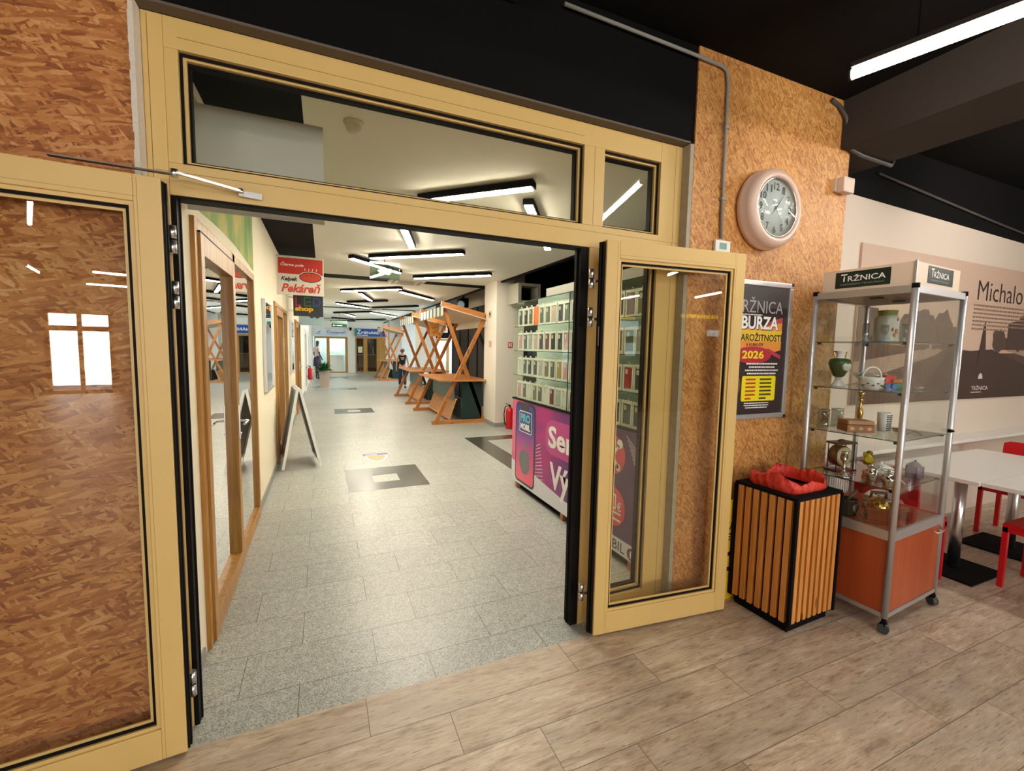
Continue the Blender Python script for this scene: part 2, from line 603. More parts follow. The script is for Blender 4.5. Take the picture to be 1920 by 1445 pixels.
def rrect(x0, y0, x1, y1, r, n=5):
    p = []
    for cx, cy, a in ((x1 - r, y1 - r, 0), (x0 + r, y1 - r, pi / 2), (x0 + r, y0 + r, pi), (x1 - r, y0 + r, 1.5 * pi)):
        p += [(cx + r * math.cos(a + pi / 2 * i / n), cy + r * math.sin(a + pi / 2 * i / n)) for i in range(n + 1)]
    return p


def rc(x0, y0, x1, y1):
    return [(x0, y0), (x1, y0), (x1, y1), (x0, y1)]


def copy_tree(o, parent=None):
    c = o.copy()
    COL.objects.link(c)
    c.parent = parent
    for ch in list(o.children):
        copy_tree(ch, c)
    return c


# ================================================================== THE SETTING
# near room (cafe) : y < 2.25 ; corridor : y > 2.1
struct('floor', MB().box(-8, 14, -14, 1.97, -.1, 0).box(1.958, 14, 1.97, 2.25, -.1, 0), 'planks')
struct('floor_corridor', MB().box(-.70, 1.958, 1.97, 27, -.1, 0).box(1.958, 8.2, 2.25, 27, -.1, 0), 'granite')
struct('ceiling_cafe', MB().box(-8, 14, -14, 2.3, 3.32, 3.42), 'black')
struct('wall_front_left', MB().box(-8, -.60, 2.02, 2.3, 0, 3.32), 'osb_left')
struct('wall_front_column', MB().box(1.985, 3.40, 2.02, 2.3, 0, 3.32), 'osb')
struct('wall_lintel', MB().box(-.60, 1.985, 2.03, 2.3, 2.797, 3.32), 'black')
struct('wall_cafe_side', MB().box(3.40, 14, 2.25, 2.4, 0, 2.87), 'cafe_white')
struct('wall_cafe_side_upper', MB().prism([(3.40, 2.868), (14, 2.64), (14, 3.32), (3.40, 3.32)], (0, 2.2495, 0), (1, 0, 0), (0, 0, 1), -.15), 'black')
struct('wall_back', MB().box(-8, -4.5, -14.1, -14, 0, 3.32).box(-4.5, -3.1, -14.1, -14, 2.45, 3.32).box(-3.1, .5, -14.1, -14, 0, 3.32).box(.5, 7.5, -14.1, -14, 2.5, 3.32).box(.5, 7.5, -14.1, -14, 0, .5).box(7.5, 14, -14.1, -14, 0, 3.32), 'cafe_white')
struct('wall_left', MB().box(-8.1, -8, -14, 2.3, 0, 3.32), 'cafe_white')
struct('wall_right', MB().box(14, 14.1, -14, 2.3, 0, 3.32), 'cafe_white')
struct('trim_1', MB().box(1.956, 1.985, 2.022, 2.12, 0, 2.785), 'plaster')
struct('trim_5', MB().box(-.60, 1.956, 2.022, 2.0795, 2.786, 2.796), C('dark_lip', (104, 94, 86), .8))
# rough foam seam between board and frame
mb = MB()
z = 0
rnd = random.Random(3)
while z < 2.78:
    h = rnd.uniform(.02, .05)
    mb.box(-.5985 - rnd.uniform(0, .005), -.586, 2.016 - rnd.uniform(0, .003), 2.09, z, min(z + h, 2.785))
    z += h
struct('trim_2', mb, 'foam')
# beam across the cafe ceiling
struct('ceiling_beam', MB().prism([(3.405, 2.249), (3.82, 2.249), (3.82, -14), (3.29, -14), (3.29, 2.015), (3.405, 2.015)], (0, 0, 3.0), (1, 0, 0), (0, 1, 0), .32), 'black2')

# corridor shell
XL, XR, ZC, YE = -.58, 3.24, 2.9, 26.7
struct('wall_corridor_left', MB().box(-.70, XL, 2.30, YE, 2.86, 3.0).box(-.70, XL, 2.17, 2.60, 0, 2.86).box(-.70, XL, 2.60, 4.60, 2.205, 2.86)
       .box(-.70, XL, 4.60, 6.45, 0, 2.86).box(-.70, XL, 6.45, 8.50, 2.14, 2.86).box(-.70, XL, 8.50, 10.9, 0, 2.86).box(-.70, XL, 10.9, 13.2, 2.14, 2.86)
       .box(-.70, XL, 13.2, 15.2, 0, 2.86), 'cream')
struct('wall_corridor_left_far', MB().box(-.70, XL, 15.2, 15.9, 0, 2.86).box(-.70, XL, 15.9, 17.9, 2.1, 2.86).box(-.70, XL, 17.9, 19.4, 0, 2.86).box(-.70, XL, 19.4, 21.2, 2.1, 2.86).box(-.70, XL, 21.2, YE, 0, 2.86), 'white')
struct('baseboard_left', MB().box(XL, XL + .012, 4.60, 6.43, 0, .07).box(XL, XL + .012, 8.52, 10.88, 0, .07).box(XL, XL + .012, 13.22, 15.9, 0, .07).box(XL, XL + .012, 2.3, 2.52, 0, .07), 'grey')
struct('ceiling', MB().box(-.085, XR, 2.3, YE, ZC, ZC + .05).box(XL, -.085, 7.46, YE, ZC, ZC + .05), 'ceil')
struct('ceiling_recess', MB().box(-.70, -.085, 2.3, 7.46, ZC + .001, ZC + .06), 'black_panel')
mb = MB()
for (x0, x1, y0, y1) in ((XL, 1.22, 8.95, 9.42), (1.92, XR, 8.98, 9.36), (XL, 1.27, 16.6, 17.0), (1.97, XR, 16.5, 16.9), (XL, XR, 24.0, 24.4)):
    mb.box(x0, x1, y0, y1, ZC - .004, ZC)
struct('ceiling_slots', mb, 'black_panel')
struct('trim_3', MB().box(XR - .012, XR + .03, 2.3, YE, ZC - .03, ZC + .06), 'black_panel')
struct('ceiling_void', MB().box(XR, 8.2, 2.3, YE, 3.34, 3.4).box(XR + .03, XR + .06, 2.3, YE, ZC + .06, 3.34), 'black')
struct('wall_end', MB().box(-.70, -.5, YE, YE + .1, 0, 3.4).box(-.5, 1.29, YE, YE + .1, 2.02, 3.4).box(1.29, 1.70, YE, YE + .1, 0, 3.4).box(1.70, 3.36, YE, YE + .1, 2.05, 3.4).box(3.36, 8.2, YE, YE + .1, 0, 3.4), 'white')
struct('wall_hall_back', MB().box(2.05, 8.2, 2.301, 2.40, 0, 3.4), 'black')
# far side of the hall : dark partitions first, then windows
struct('wall_hall_right', MB().box(8.2, 8.3, 2.3, 9.0, 0, 3.4).box(8.2, 8.3, 9.0, YE, 0, .4).box(8.2, 8.3, 9.0, YE, 3.1, 3.4), 'white')
struct('wall_partition', MB().box(3.95, 4.02, 9.1, 14.2, 0, 2.72), 'black2')
struct('wall_partition_upper', MB().box(3.95, 4.02, 9.1, 14.2, 2.72, 3.34), 'plaster')
struct('wall_side_room', MB().box(4.6, 4.7, 2.4, 8.86, 0, 3.34).box(3.6, 4.7, 8.86, 8.96, 0, 3.34), 'black')
mb = MB()
for i in range(7):
    yy = 9.1 + i * .85
    mb.box(3.93, 3.95, yy, yy + .06, 0, 2.7)
mb.bar((3.935, 9.4, .3), (3.935, 12.2, 2.5), .02, .12)
struct('trim_4', mb, 'black_panel')
for i, y in enumerate((8.17, 15.8, 23.4)):
    struct('wall_pillar', MB().box(3.15, 3.75, y, y + .7, .08, 3.34), 'white')
    struct('baseboard_pillar', MB().box(3.138, 3.762, y - .012, y + .712, 0, .085), 'grey')
# hall windows: mullions and panes, daylight outside
for i in range(6):
    y0 = 9.2 + i * 2.9
    w = root('window_%d' % (i + 2), None, None, (8.2, y0, .4), 0, None, 'structure')
    fr = MB()
    for yy in (y0, y0 + 1.35, y0 + 2.75):
        fr.box(8.18, 8.26, yy, yy + .08, .4, 3.1)
    fr.box(8.18, 8.26, y0, y0 + 2.83, .4, .48).box(8.18, 8.26, y0, y0 + 2.83, 3.02, 3.1).box(8.18, 8.26, y0, y0 + 2.83, 2.2, 2.26)
    part('window_frame', fr, C('dark_teal_frame', (22, 52, 62)), w, True)
    part('pane', MB().box(8.22, 8.23, y0, y0 + 2.83, .45, 3.05), 'glass', w, True)
struct('wall_hall_shop', MB().box(4.3, 8.2, 22, 22.1, 2.95, 3.34).box(4.3, 4.5, 22, 22.1, 0, 2.95).box(7.9, 8.2, 22, 22.1, 0, 2.95).box(5.9, 6.1, 22, 22.1, 0, 2.95), 'white')
fa = root('shop_fascia', 'black fascia board with white lettering over the shop behind the stalls', 'sign', (6.2, 22, 2.3))
part('board', MB().box(4.55, 7.85, 21.93, 21.99, 2.02, 2.94), 'black', fa, True)
Plane((4.55, 21.93, 2.02), (1, 0, 0), (0, 0, 1), fa).scrawl(.3, .15, 1.6, .5, 1, 'white_txt', .002, 17)
r_ = root('door_12', None, None, (5.2, 22, 0), 0, None, 'structure')
part('frame', MB().box(4.5, 4.62, 21.97, 22.05, 0, 2.0).box(5.15, 5.27, 21.97, 22.05, 0, 2.0).box(5.78, 5.9, 21.97, 22.05, 0, 2.0).box(4.62, 5.78, 21.97, 22.05, 1.88, 2.0), 'frame_wood', r_, True)
part('glass', MB().box(4.62, 5.78, 22.0, 22.006, 0, 1.88), 'glass', r_, True)
# cafe windows behind the viewer
for k_, (wx0, wx1, wz0, wz1, nx) in enumerate(((.5, 7.5, .5, 2.5, 5), (-4.5, -3.1, 0, 2.45, 2))):
    w = root('window_1' if k_ == 0 else 'door_11', None, None, ((wx0 + wx1) / 2, -14, wz0), 0, None, 'structure')
    fr = MB()
    for i in range(nx + 1):
        x = wx0 + i * (wx1 - wx0) / nx
        fr.box(x - .05, x + .05, -14.06, -13.98, wz0, wz1)
    fr.box(wx0, wx1, -14.06, -13.98, wz0, wz0 + .1).box(wx0, wx1, -14.06, -13.98, wz1 - .1, wz1).box(wx0, wx1, -14.06, -13.98, 1.85, 2.0)
    part('window_frame', fr, 'frame_wood', w, True)
    part('pane', MB().box(wx0, wx1, -14.03, -14.02, wz0, wz1), 'glass', w, True)

# ================================================================== ENTRANCE FRAME (door_1) AND LEAVES
FY = 2.08
d1 = root('door_1', 'cream yellow entrance frame with transom glass and narrow sidelight', 'door frame', (.68, FY, 0), 0, None, 'structure')
fr = MB()
D0, D1 = FY, FY + .085
for b in ((-.585, -.521, D0, D1, 0, 2.785), (1.80, 1.956, D0, D1, 0, 2.785), (-.521, 1.80, D0, D1, 2.675, 2.785), (-.521, 1.80, D0, D1, 2.150, 2.268),
          (-.521, -.478, D0, D1, 2.268, 2.675), (1.285, 1.415, D0, D1, 2.268, 2.675), (1.337, 1.415, D0, D1, 0, 2.150), (1.415, 1.80, D0, D1, 0, .12)):
    fr.box(*b, bev=.003)
part('frame', fr, 'frame', d1, True)
# grooves where the profiles meet
gv = MB()
for b in ((-.565, 1.94, FY - .0006, FY, 2.2335, 2.235), (-.568, -.566, FY - .0006, FY, 0, 2.775), (1.35, 1.352, FY - .0006, FY, 2.27, 2.675), (1.905, 1.907, FY - .0006, FY, 0, 2.775), (-.478, 1.285, FY - .0006, FY, 2.716, 2.7175)):
    gv.box(*b)
part('seam', gv, C('groove_brown', (120, 92, 50)), d1, True)
gk = MB()


def ring(mb, x0, x1, z0, z1, y0, y1, w):
    mb.box(x0, x0 + w, y0, y1, z0, z1).box(x1 - w, x1, y0, y1, z0, z1).box(x0 + w, x1 - w, y0, y1, z0, z0 + w).box(x0 + w, x1 - w, y0, y1, z1 - w, z1)


ring(gk, -.478, 1.285, 2.268, 2.675, 2.100, 2.104, .010)
ring(gk, 1.415, 1.80, 2.268, 2.675, 2.100, 2.104, .010)
ring(gk, 1.415, 1.80, .12, 2.155, 2.100, 2.104, .010)
ring(gk, -.466, 1.273, 2.279, 2.664, 2.128, 2.160, .016)
ring(gk, 1.427, 1.788, 2.279, 2.664, 2.128, 2.160, .016)
ring(gk, 1.427, 1.788, .132, 2.143, 2.128, 2.160, .016)
part('gasket', gk, 'gasket', d1, True)
bd = MB()
ring(bd, -.470, 1.277, 2.274, 2.669, 2.110, 2.126, .012)
ring(bd, 1.423, 1.792, 2.274, 2.669, 2.110, 2.126, .012)
ring(bd, 1.423, 1.792, .128, 2.147, 2.110, 2.126, .012)
part('glazing_bead', bd, 'frame', d1, True)
part('transom_glass', MB().box(-.478, 1.285, 2.118, 2.122, 2.268, 2.675), 'glass', d1, True)
part('transom_glass', MB().box(1.415, 1.80, 2.118, 2.122, 2.268, 2.675), 'glass', d1, True)
part('sidelight_glass', MB().box(1.415, 1.80, 2.118, 2.122, .12, 2.155), 'glass', d1, True)
# black rebate of the opening
rb = MB()
rb.box(-.521, -.503, 2.084, 2.15, 0, 2.148).box(-.503, 1.287, 2.084, 2.15, 2.140, 2.150).box(1.287, 1.335, 2.084, 2.15, 0, 2.148)
rb.box(-.503, -.498, 2.12, 2.126, 0, 2.140).box(1.282, 1.287, 2.12, 2.126, 0, 2.140)
part('rebate', rb, 'gasket', d1, True)

HZ = (1.97, 1.77, .245)


def leaf(name, label, hx, hy, ang, sgn):
    """door leaf: local x runs from the hinge edge along the leaf, local y away from the wall is -"""
    r = root(name, label, 'door', (hx, hy, 0), ang, None, 'structure')
    w, h, t = .908, 2.165, .06
    y0, y1 = (-t, 0) if sgn > 0 else (0, t)
    f = MB()
    st = .078
    for b in ((0, st, y0, y1, .012, h), (w - st, w, y0, y1, .012, h), (st, w - st, y0, y1, h - .09, h), (st, w - st, y0, y1, .012, .135)):
        f.box(*b, bev=.003)
    part('frame', f, 'frame', r)
    g = MB()
    x0, x1, z0, z1 = st, w - st, .135, h - .09
    cy = (y0 + y1) / 2
    front = y0 if sgn > 0 else y1
    s_ = 1 if sgn > 0 else -1
    b2 = MB()
    for yy, mbx, ww, th in ((front + s_ * .010, b2, .014, .008), (front + s_ * .018, g, .024, .006), (front + s_ * .026, b2, .034, .006)):
        a, c_ = sorted((yy, yy + s_ * th))
        ring(mbx, x0, x1, z0, z1, a, c_, ww)
    part('gasket', g, 'gasket', r)
    part('glazing_bead', b2, 'frame', r)
    part('glass', MB().box(x0, x1, cy - .002 + s_ * .012, cy + .002 + s_ * .012, z0, z1), 'glass', r)
    # rebate strips on the hinge edge
    e = MB()
    k_ = 1.0 if sgn > 0 else .5
    e.box(-.014 * k_, -.001, y0 + .012, y1 - .004, .02, h - .01).box(-.024 * k_, -.014 * k_, cy - .006, cy + .01, .02, h - .01)
    part('edge_seal', e, 'gasket', r)
    # mitre seams and a label sticker
    ms = MB()
    fy = front - s_ * .0005
    a, c_ = sorted((fy, front))
    ms.box(st - .012, st - .0105, a, c_, .012, h - .01).box(w - st + .0105, w - st + .012, a, c_, .012, h - .01)
    ms.box(0.07, w - .07, a, c_, h - .104 + .03, h - .1025 + .03)
    part('seam', ms, C('groove_tan', (178, 146, 88)), r)
    return r


lr = leaf('door_3', 'open cream yellow glazed door leaf standing against the board beside the phone case kiosk view', 1.358, 2.000, math.radians(-5.3), 1)
ll = leaf('door_2', 'open cream yellow glazed door leaf folded back over the big board wall', -.516, 2.000, math.radians(180 + 5.2), -1)
for r, hx_ in ((lr, -.052), (ll, -.016)):
    for z in HZ:
        hb = MB()
        hb.cyl((hx_, 0, z + .003), (hx_, 0, z + .05), .0135).cyl((hx_, 0, z - .05), (hx_, 0, z - .003), .0135)
        h = part('hinge', hb, 'chrome', r)
        part('hinge_gap', MB().cyl((hx_, 0, z - .003), (hx_, 0, z + .003), .0115), 'gasket', h)
        part('hinge_plate', MB().box(hx_, .0, -.003, .003, z - .018, z - .004), 'chrome', h)
part('edge_sticker', MB().box(-.0225, -.022, -.045, -.03, 1.62, 1.72), C('pale_sticker', (190, 170, 170)), lr, label='pale paper sticker')
# door closer arm
dc = root('door_closer', 'slim silver door closer arm spanning between open leaf top and transom', 'door closer', (-.45, 2.02, 2.19))
part('slide_arm', MB().bar((-.80, 1.93, 2.186), (-.480, 1.985, 2.196), .022, .004), C('arm_grey', (110, 104, 98), .35, .8), dc, True)
part('main_arm', MB().bar((-.482, 1.985, 2.204), (-.285, 2.045, 2.186), .020, .009, bev=.002), 'chrome', dc, True)
part('pivot', MB().cyl((-.482, 1.985, 2.188), (-.482, 1.985, 2.214), .012), 'chrome', dc, True)
part('bracket', MB().bar((-.295, 2.062, 2.183), (-.215, 2.070, 2.180), .016, .022, bev=.002).cyl((-.285, 2.045, 2.175), (-.285, 2.045, 2.195), .009), 'chrome', dc, True)

# grey sheet sign, seen from behind, fixed to the corridor wall above the opening
gs = root('hanging_sign_panel', 'plain grey sheet sign panel hung across the corridor just behind the transom glass', 'sign', (-.28, 2.56, 2.22))
part('panel', MB().box(-.575, .017, 2.555, 2.567, 2.220, 2.705), 'signback', gs, True)
for z in (2.26, 2.46, 2.67):
    part('screw', MB().cyl((-.56, 2.554, z), (-.56, 2.556, z), .005), 'dark_metal', gs, True)

# ================================================================== CAFE CEILING DETAILS
lt = root('ceiling_tube_lamp', 'long glowing white tube lamp under the black cafe ceiling beside the beam', 'lamp', (2.45, .8, 2.9))


def tube_lamp(r, p0, p1, rad=.02, mt='tube'):
    p0, p1 = Vector(p0), Vector(p1)
    d = (p1 - p0).normalized()
    part('light_tube', MB().tube([p0, p1], rad, 12), mt, r, True)
    part('housing', MB().bar(p0 + Vector((0, 0, .034)), p1 + Vector((0, 0, .034)), .05, .02), 'black2', r, True)
    part('end_cap', MB().cyl(p0 - d * .012, p0, rad * 1.05), 'black2', r, True)
    part('end_cap', MB().cyl(p1, p1 + d * .012, rad * 1.05), 'black2', r, True)
    for f in (.2, .8):
        q = p0.lerp(p1, f)
        part('hanger', MB().cyl(q + Vector((0, 0, .04)), (q.x, q.y, 3.32), .004, 6), 'black', r, True)


tube_lamp(lt, (2.291, 1.38, 2.9), (2.62, .30, 2.9), .022, 'tube_wall')
TB = [((4.69, .2, 3.0), (4.5, 1.3, 3.0)), ((4.85, -2.2, 3.0), (5.0, -3.3, 3.0)), ((-1.91, -2.5, 3.0), (-2.25, -3.85, 3.0)), ((-3.4, -8.3, 3.0), (-3.5, -9.4, 3.0)),
      ((-2.5, -8.5, 3.0), (-1.3, -8.8, 3.0)), ((-3.1, -11.3, 3.0), (-1.9, -11.3, 3.0)), ((-.9, -1.6, 3.0), (-.7, -2.9, 3.0)), ((1.4, -1.2, 3.0), (1.5, -2.6, 3.0)), ((7.2, .2, 3.0), (7.1, -1.2, 3.0)), ((3.2, -5.2, 3.0), (3.3, -6.6, 3.0)), ((7.5, -5, 3.0), (7.6, -6.4, 3.0)), ((10.5, -2.4, 3.0), (10.6, -3.8, 3.0))]
for i, (a, b) in enumerate(TB):
    r = root('ceiling_tube_lamp', 'white tube lamp hung in the cafe behind the viewer', 'lamp', a, 0, 'cafe tube lamps behind the viewer')
    tube_lamp(r, a, b, .02)
# perforated black air grille
g = MB().box(.52, .86, 1.62, 2.02, 3.20, 3.24)
for i in range(9):
    for j in range(11):
        x, y = .545 + i * .035, 1.645 + j * .034
        g.box(x, x + .018, y, y + .012, 3.194, 3.2)
solo('air_grille', g, C('vent_black', (34, 33, 33), .6), 'black perforated air grille up at the ceiling over the entrance lintel', 'vent')
# conduits
cn = MB().tube([(1.10, 2.005, 3.262), (1.9, 2.005, 3.25), (2.14, 2.005, 3.243), (2.185, 2.005, 3.225), (2.199, 2.005, 3.16), (2.203, 2.005, 2.73), (2.215, 2.005, 2.28)], .0095, 10)
cd = root('conduit_pipe', 'grey plastic conduit running down the board column to the small thermostat', 'pipe', (2.2, 2.005, 2.28))
part('pipe', cn, 'grey', cd, True)
part('clip', MB().box(2.186, 2.220, 1.992, 2.02, 2.905, 2.92), 'grey', cd, True)
part('clip', MB().box(2.19, 2.222, 1.992, 2.02, 2.50, 2.515), 'grey', cd, True)
solo('conduit_pipe', MB().tube([(3.14, 2.005, 3.285), (3.22, 2.005, 3.265), (3.29, 1.995, 3.20), (3.33, 1.99, 3.05), (3.37, 1.99, 3.0), (3.5, 2.0, 2.99), (3.86, 2.0, 2.985), (3.88, 2.0, 3.02)], .013, 10),
     C('dark_conduit', (70, 66, 62)), 'dark conduit bending round the corner of the board column under the beam', 'pipe')
solo('conduit_pipe', MB().tube([(4.15, 2.235, 3.06), (6.0, 2.235, 2.93), (8.5, 2.235, 2.78)], .011, 8), C('dark_conduit', (70, 66, 62)), 'thin dark conduit along the black band above the white cafe wall', 'pipe')

# ================================================================== OSB COLUMN: clock, thermostat, sensor, poster
ck = root('wall_clock', 'big round pinkish wall clock with white dial hanging on the board column', 'clock', (2.57, 2.02, 2.485))
part('case', MB().lathe([(.225, 0), (.240, -.012), (.243, -.03), (.240, -.042), (.236, -.046), (.236, -.075), (.226, -.098), (.205, -.112), (.190, -.114), (.182, -.110), (.176, -.100), (.172, -.088), (.168, -.06)], seg=64, axis='Y'), 'pinkw', ck)
part('dial', MB().lathe([(0, -.088), (.172, -.088), (.172, -.084), (0, -.084)], seg=48, axis='Y'), C('clock_dial', (206, 212, 214), .5, 0, 0), ck)
part('rim', MB().tube([(.173 * math.cos(a * pi / 24), -.103, .173 * math.sin(a * pi / 24)) for a in range(48)], .004, 6, True), 'silver', ck, label='thin bright metal rim')
part('glass', MB().lathe([(0, -.104), (.172, -.104), (.172, -.102), (0, -.102)], seg=48, axis='Y'), 'glassc', ck)
pl = Plane((2.57, 1.932, 2.485), (1, 0, 0), (0, 0, 1), ck)
gcol = C('clock_numeral_grey', (70, 74, 74))
nums = []
for k in range(1, 13):
    a = pi / 2 - k * pi / 6
    w_ = .050 if k > 9 else .026
    o_ = pl.text(str(k), .128 * math.cos(a) - w_ / 2, .128 * math.sin(a) - .022, w_, .044, gcol, bold=.03, name='numeral')
for nm, ang, ln, back, ww in (('hour_hand', 38, .075, .03, .012), ('minute_hand', 218, .06, .10, .007), ('second_hand', 142, .12, .05, .003)):
    a = pi / 2 - math.radians(ang)
    d = Vector((math.cos(a), math.sin(a)))
    nn = Vector((-d.y, d.x))
    q = [(-d * back), (nn * ww / 2), (d * ln), (-nn * ww / 2)]
    pl.poly(nm, [(v.x, v.y) for v in q], C('clock_hand', (70, 74, 76)), .004 + ww * .1)

th = root('thermostat', 'small white thermostat with grey green display at the conduit end', 'thermostat', (2.226, 2.0, 2.2))
part('body', MB().box(2.165, 2.288, 1.998, 2.018, 2.196, 2.268, bev=.004), C('white_plastic', (232, 234, 232)), th, True)
part('display', MB().box(2.198, 2.255, 1.996, 1.998, 2.215, 2.252), C('lcd_green', (120, 160, 150)), th, True)
sn = root('motion_sensor', 'small beige wall sensor at the top corner of the board column', 'sensor', (3.31, 2.0, 2.7))
part('body', MB().box(3.255, 3.375, 1.955, 2.0, 2.70, 2.80, bev=.008), C('beige_plastic', (206, 186, 168)), sn, True)
part('mount', MB().box(3.24, 3.35, 2.0, 2.019, 2.71, 2.79), C('beige_plastic', (206, 186, 168)), sn, True)

# snap-frame poster
PX0, PX1, PZ0, PZ1 = 2.290, 2.885, 1.165, 2.055
po = root('framed_poster', 'dark antiques fair poster in silver snap frame on the board column', 'poster', (2.58, 2.02, PZ0))
pf = MB()
e = .032
for b in ((PX0, PX1, PZ1 - e, PZ1), (PX0, PX1, PZ0, PZ0 + e)):
    pf.box(b[0], b[1], 1.995, 2.018, b[2], b[3], bev=.004)
for b in ((PX0, PX0 + e), (PX1 - e, PX1)):
    pf.box(b[0], b[1], 1.995, 2.018, PZ0 + e, PZ1 - e, bev=.004)
part('frame', pf, 'alu', po, True)
part('corner_cap', MB().box(PX1 - .018, PX1 + .002, 1.992, 2.019, PZ1 - .018, PZ1 + .002), 'dark_metal', po, True)
part('corner_cap', MB().box(PX1 - .018, PX1 + .002, 1.992, 2.019, PZ0 - .002, PZ0 + .018), 'dark_metal', po, True)
part('sheet', MB().box(PX0 + e - .005, PX1 - e, 2.004, 2.012, PZ0 + e, PZ1 - e), C('poster_dark', (52, 38, 42), .35), po, True)
P = Plane((PX0 + e - .015, 2.004, PZ0 + e), (1, 0, 0), (0, 0, 1), po)
PW_, PH_ = .546, .826
P.poly('sky_band', [(0, .66), (.546, .70), (.546, .826), (0, .826)], C('poster_grey', (74, 70, 72), .35), .0005)
P.poly('sunset_band', [(0, .42), (.15, .40), (.35, .385), (.5, .42), (.5, .60), (.40, .585), (.2, .56), (0, .55)], C('poster_orange', (232, 150, 62), .35), .001)
P.poly('sunset_middle', [(0, .475), (.5, .475), (.5, .545), (0, .545)], C('poster_yellow', (236, 196, 60), .35), .0018)
P.poly('sunset_sweep', [(.28, .56), (.5, .60), (.5, .635), (.4, .61)], C('poster_rose', (190, 64, 84), .35), .0018)
P.poly('year_ellipse', circ(.24, .385, .17, .055), C('poster_crimson', (186, 44, 62), .35), .0026)
P.poly('sweep', [(.33, .42), (.5, .36), (.5, .385), (.38, .43)], C('poster_rose', (190, 64, 84), .35), .0022)
P.text('TRŽNICA', .055, .655, .44, .10, C('poster_silver', (176, 172, 174), .35), .003, 0)
P.scrawl(.05, .635, .42, .015, 1, 'white_txt', .003, 3)
P.text('BURZA', .125, .545, .34, .085, 'black_txt', .0028, .03)
P.text('BURZA', .120, .55, .34, .085, 'white_txt', .0036, .03)
P.text('STAROŽITNOSTÍ', .06, .475, .445, .055, C('poster_green_black', (40, 46, 22)), .0036, .02)
P.text('A KURIOZÍT', .17, .442, .16, .024, C('poster_brown', (110, 50, 24)), .0036, .02)
P.text('2026', .14, .362, .20, .052, C('poster_year', (250, 226, 40)), .0044, .03)
P.scrawl(.17, .255, .32, .085, 4, 'white_txt', .003, 5, 'C')
P.poly('date_table', rrect(.155, .085, .47, .25, .015), C('poster_lemon', (244, 226, 30), .35), .002)
P.scrawl(.19, .09, .09, .15, 6, C('poster_red_print', (190, 60, 30)), .003, 8)
P.scrawl(.32, .09, .11, .15, 6, C('poster_green_black', (40, 46, 22)), .003, 9)
P.scrawl(.18, .035, .24, .045, 3, 'white_txt', .003, 6, 'C')
P.poly('old_clock_picture', circ(.09, .19, .055, .07), C('poster_bronze', (110, 78, 52), .35), .002)
P.poly('old_clock_dial', circ(.09, .2, .03, .038), C('poster_dial', (214, 214, 208), .35), .0028)

# yellow board leaning behind the bin
yb = root('warning_board', 'yellow printed board standing behind the slatted bin beside the open leaf', 'sign', (2.43, 1.99, 0))
part('board', MB().box(2.30, 2.455, 1.945, 1.962, .0, .66, bev=.004), C('yellow_plastic', (236, 190, 20)), yb, True)
YP = Plane((2.30, 1.945, 0), (1, 0, 0), (0, 0, 1), yb)
YP.text('CAU', .03, .47, .11, .05, 'black_txt', bold=.02)
YP.text('ET', .05, .40, .07, .045, 'black_txt', bold=.02)
YP.scrawl(.02, .28, .12, .06, 1, 'black_txt', seed=4)
YP.scrawl(.02, .18, .12, .06, 1, 'black_txt', seed=7)

# ================================================================== SLATTED BIN
bn = root('litter_bin', 'tall tapered litter bin of vertical pine slats with red liner bag', 'bin', (2.40, 1.552, 0), math.radians(2.2))
bw, bdp, bh = .42, .375, .79
part('plinth', MB().box(.02, bw - .02, .02, bdp - .02, 0, .06), 'black', bn)
part('inner_box', MB().box(.014, bw - .014, .014, .018, .05, bh - .01).box(.014, bw - .014, bdp - .018, bdp - .014, .05, bh - .01).box(.014, .018, .018, bdp - .018, .05, bh - .01).box(bw - .018, bw - .014, .018, bdp - .018, .05, bh - .01).box(.014, bw - .014, .014, bdp - .014, .05, .06), 'black', bn)
tp = MB()
ring_w = .045
for b in ((-.006, bw + .006, -.006, ring_w), (-.006, bw + .006, bdp - ring_w, bdp + .006)):
    tp.box(b[0], b[1], b[2], b[3], bh - .012, bh + .004)
for b in ((-.006, ring_w), (bw - ring_w, bw + .006)):
    tp.box(b[0], b[1], ring_w, bdp - ring_w, bh - .012, bh + .004)
part('top_rim', tp, 'black', bn)
for x in (0, bw):
    for y in (0, bdp):
        part('corner_post', MB().box(x - .010, x + .010, y - .010, y + .010, .05, bh - .01), 'black', bn)
random.seed(5)
for i in range(8):
    x = .018 + i * .050
    part('slat', MB().box(x, x + .030, -.008, .014, .062, bh - .014, bev=.002), 'pine', bn)
for i in range(7):
    y = .022 + i * .0505
    part('slat', MB().box(-.008, .014, y, y + .032, .062, bh - .014, bev=.002), 'pine', bn)
    part('slat', MB().box(bw - .014, bw + .008, y, y + .032, .062, bh - .014, bev=.002), 'pine', bn)
# red liner bag folded over an inner frame
t = NT('red_bin_liner')
n_ = t.noise(t.obj(), 14, 3)
t.base(t.mix(n_, srgb(206, 34, 32), srgb(238, 84, 64)), .25, 0, .6)
t.bump(t.noise(t.obj(), 30, 4, .6, 1.5), .7, .01)
t.b.inputs['Subsurface Weight'].default_value = 0
M['liner'] = t.m


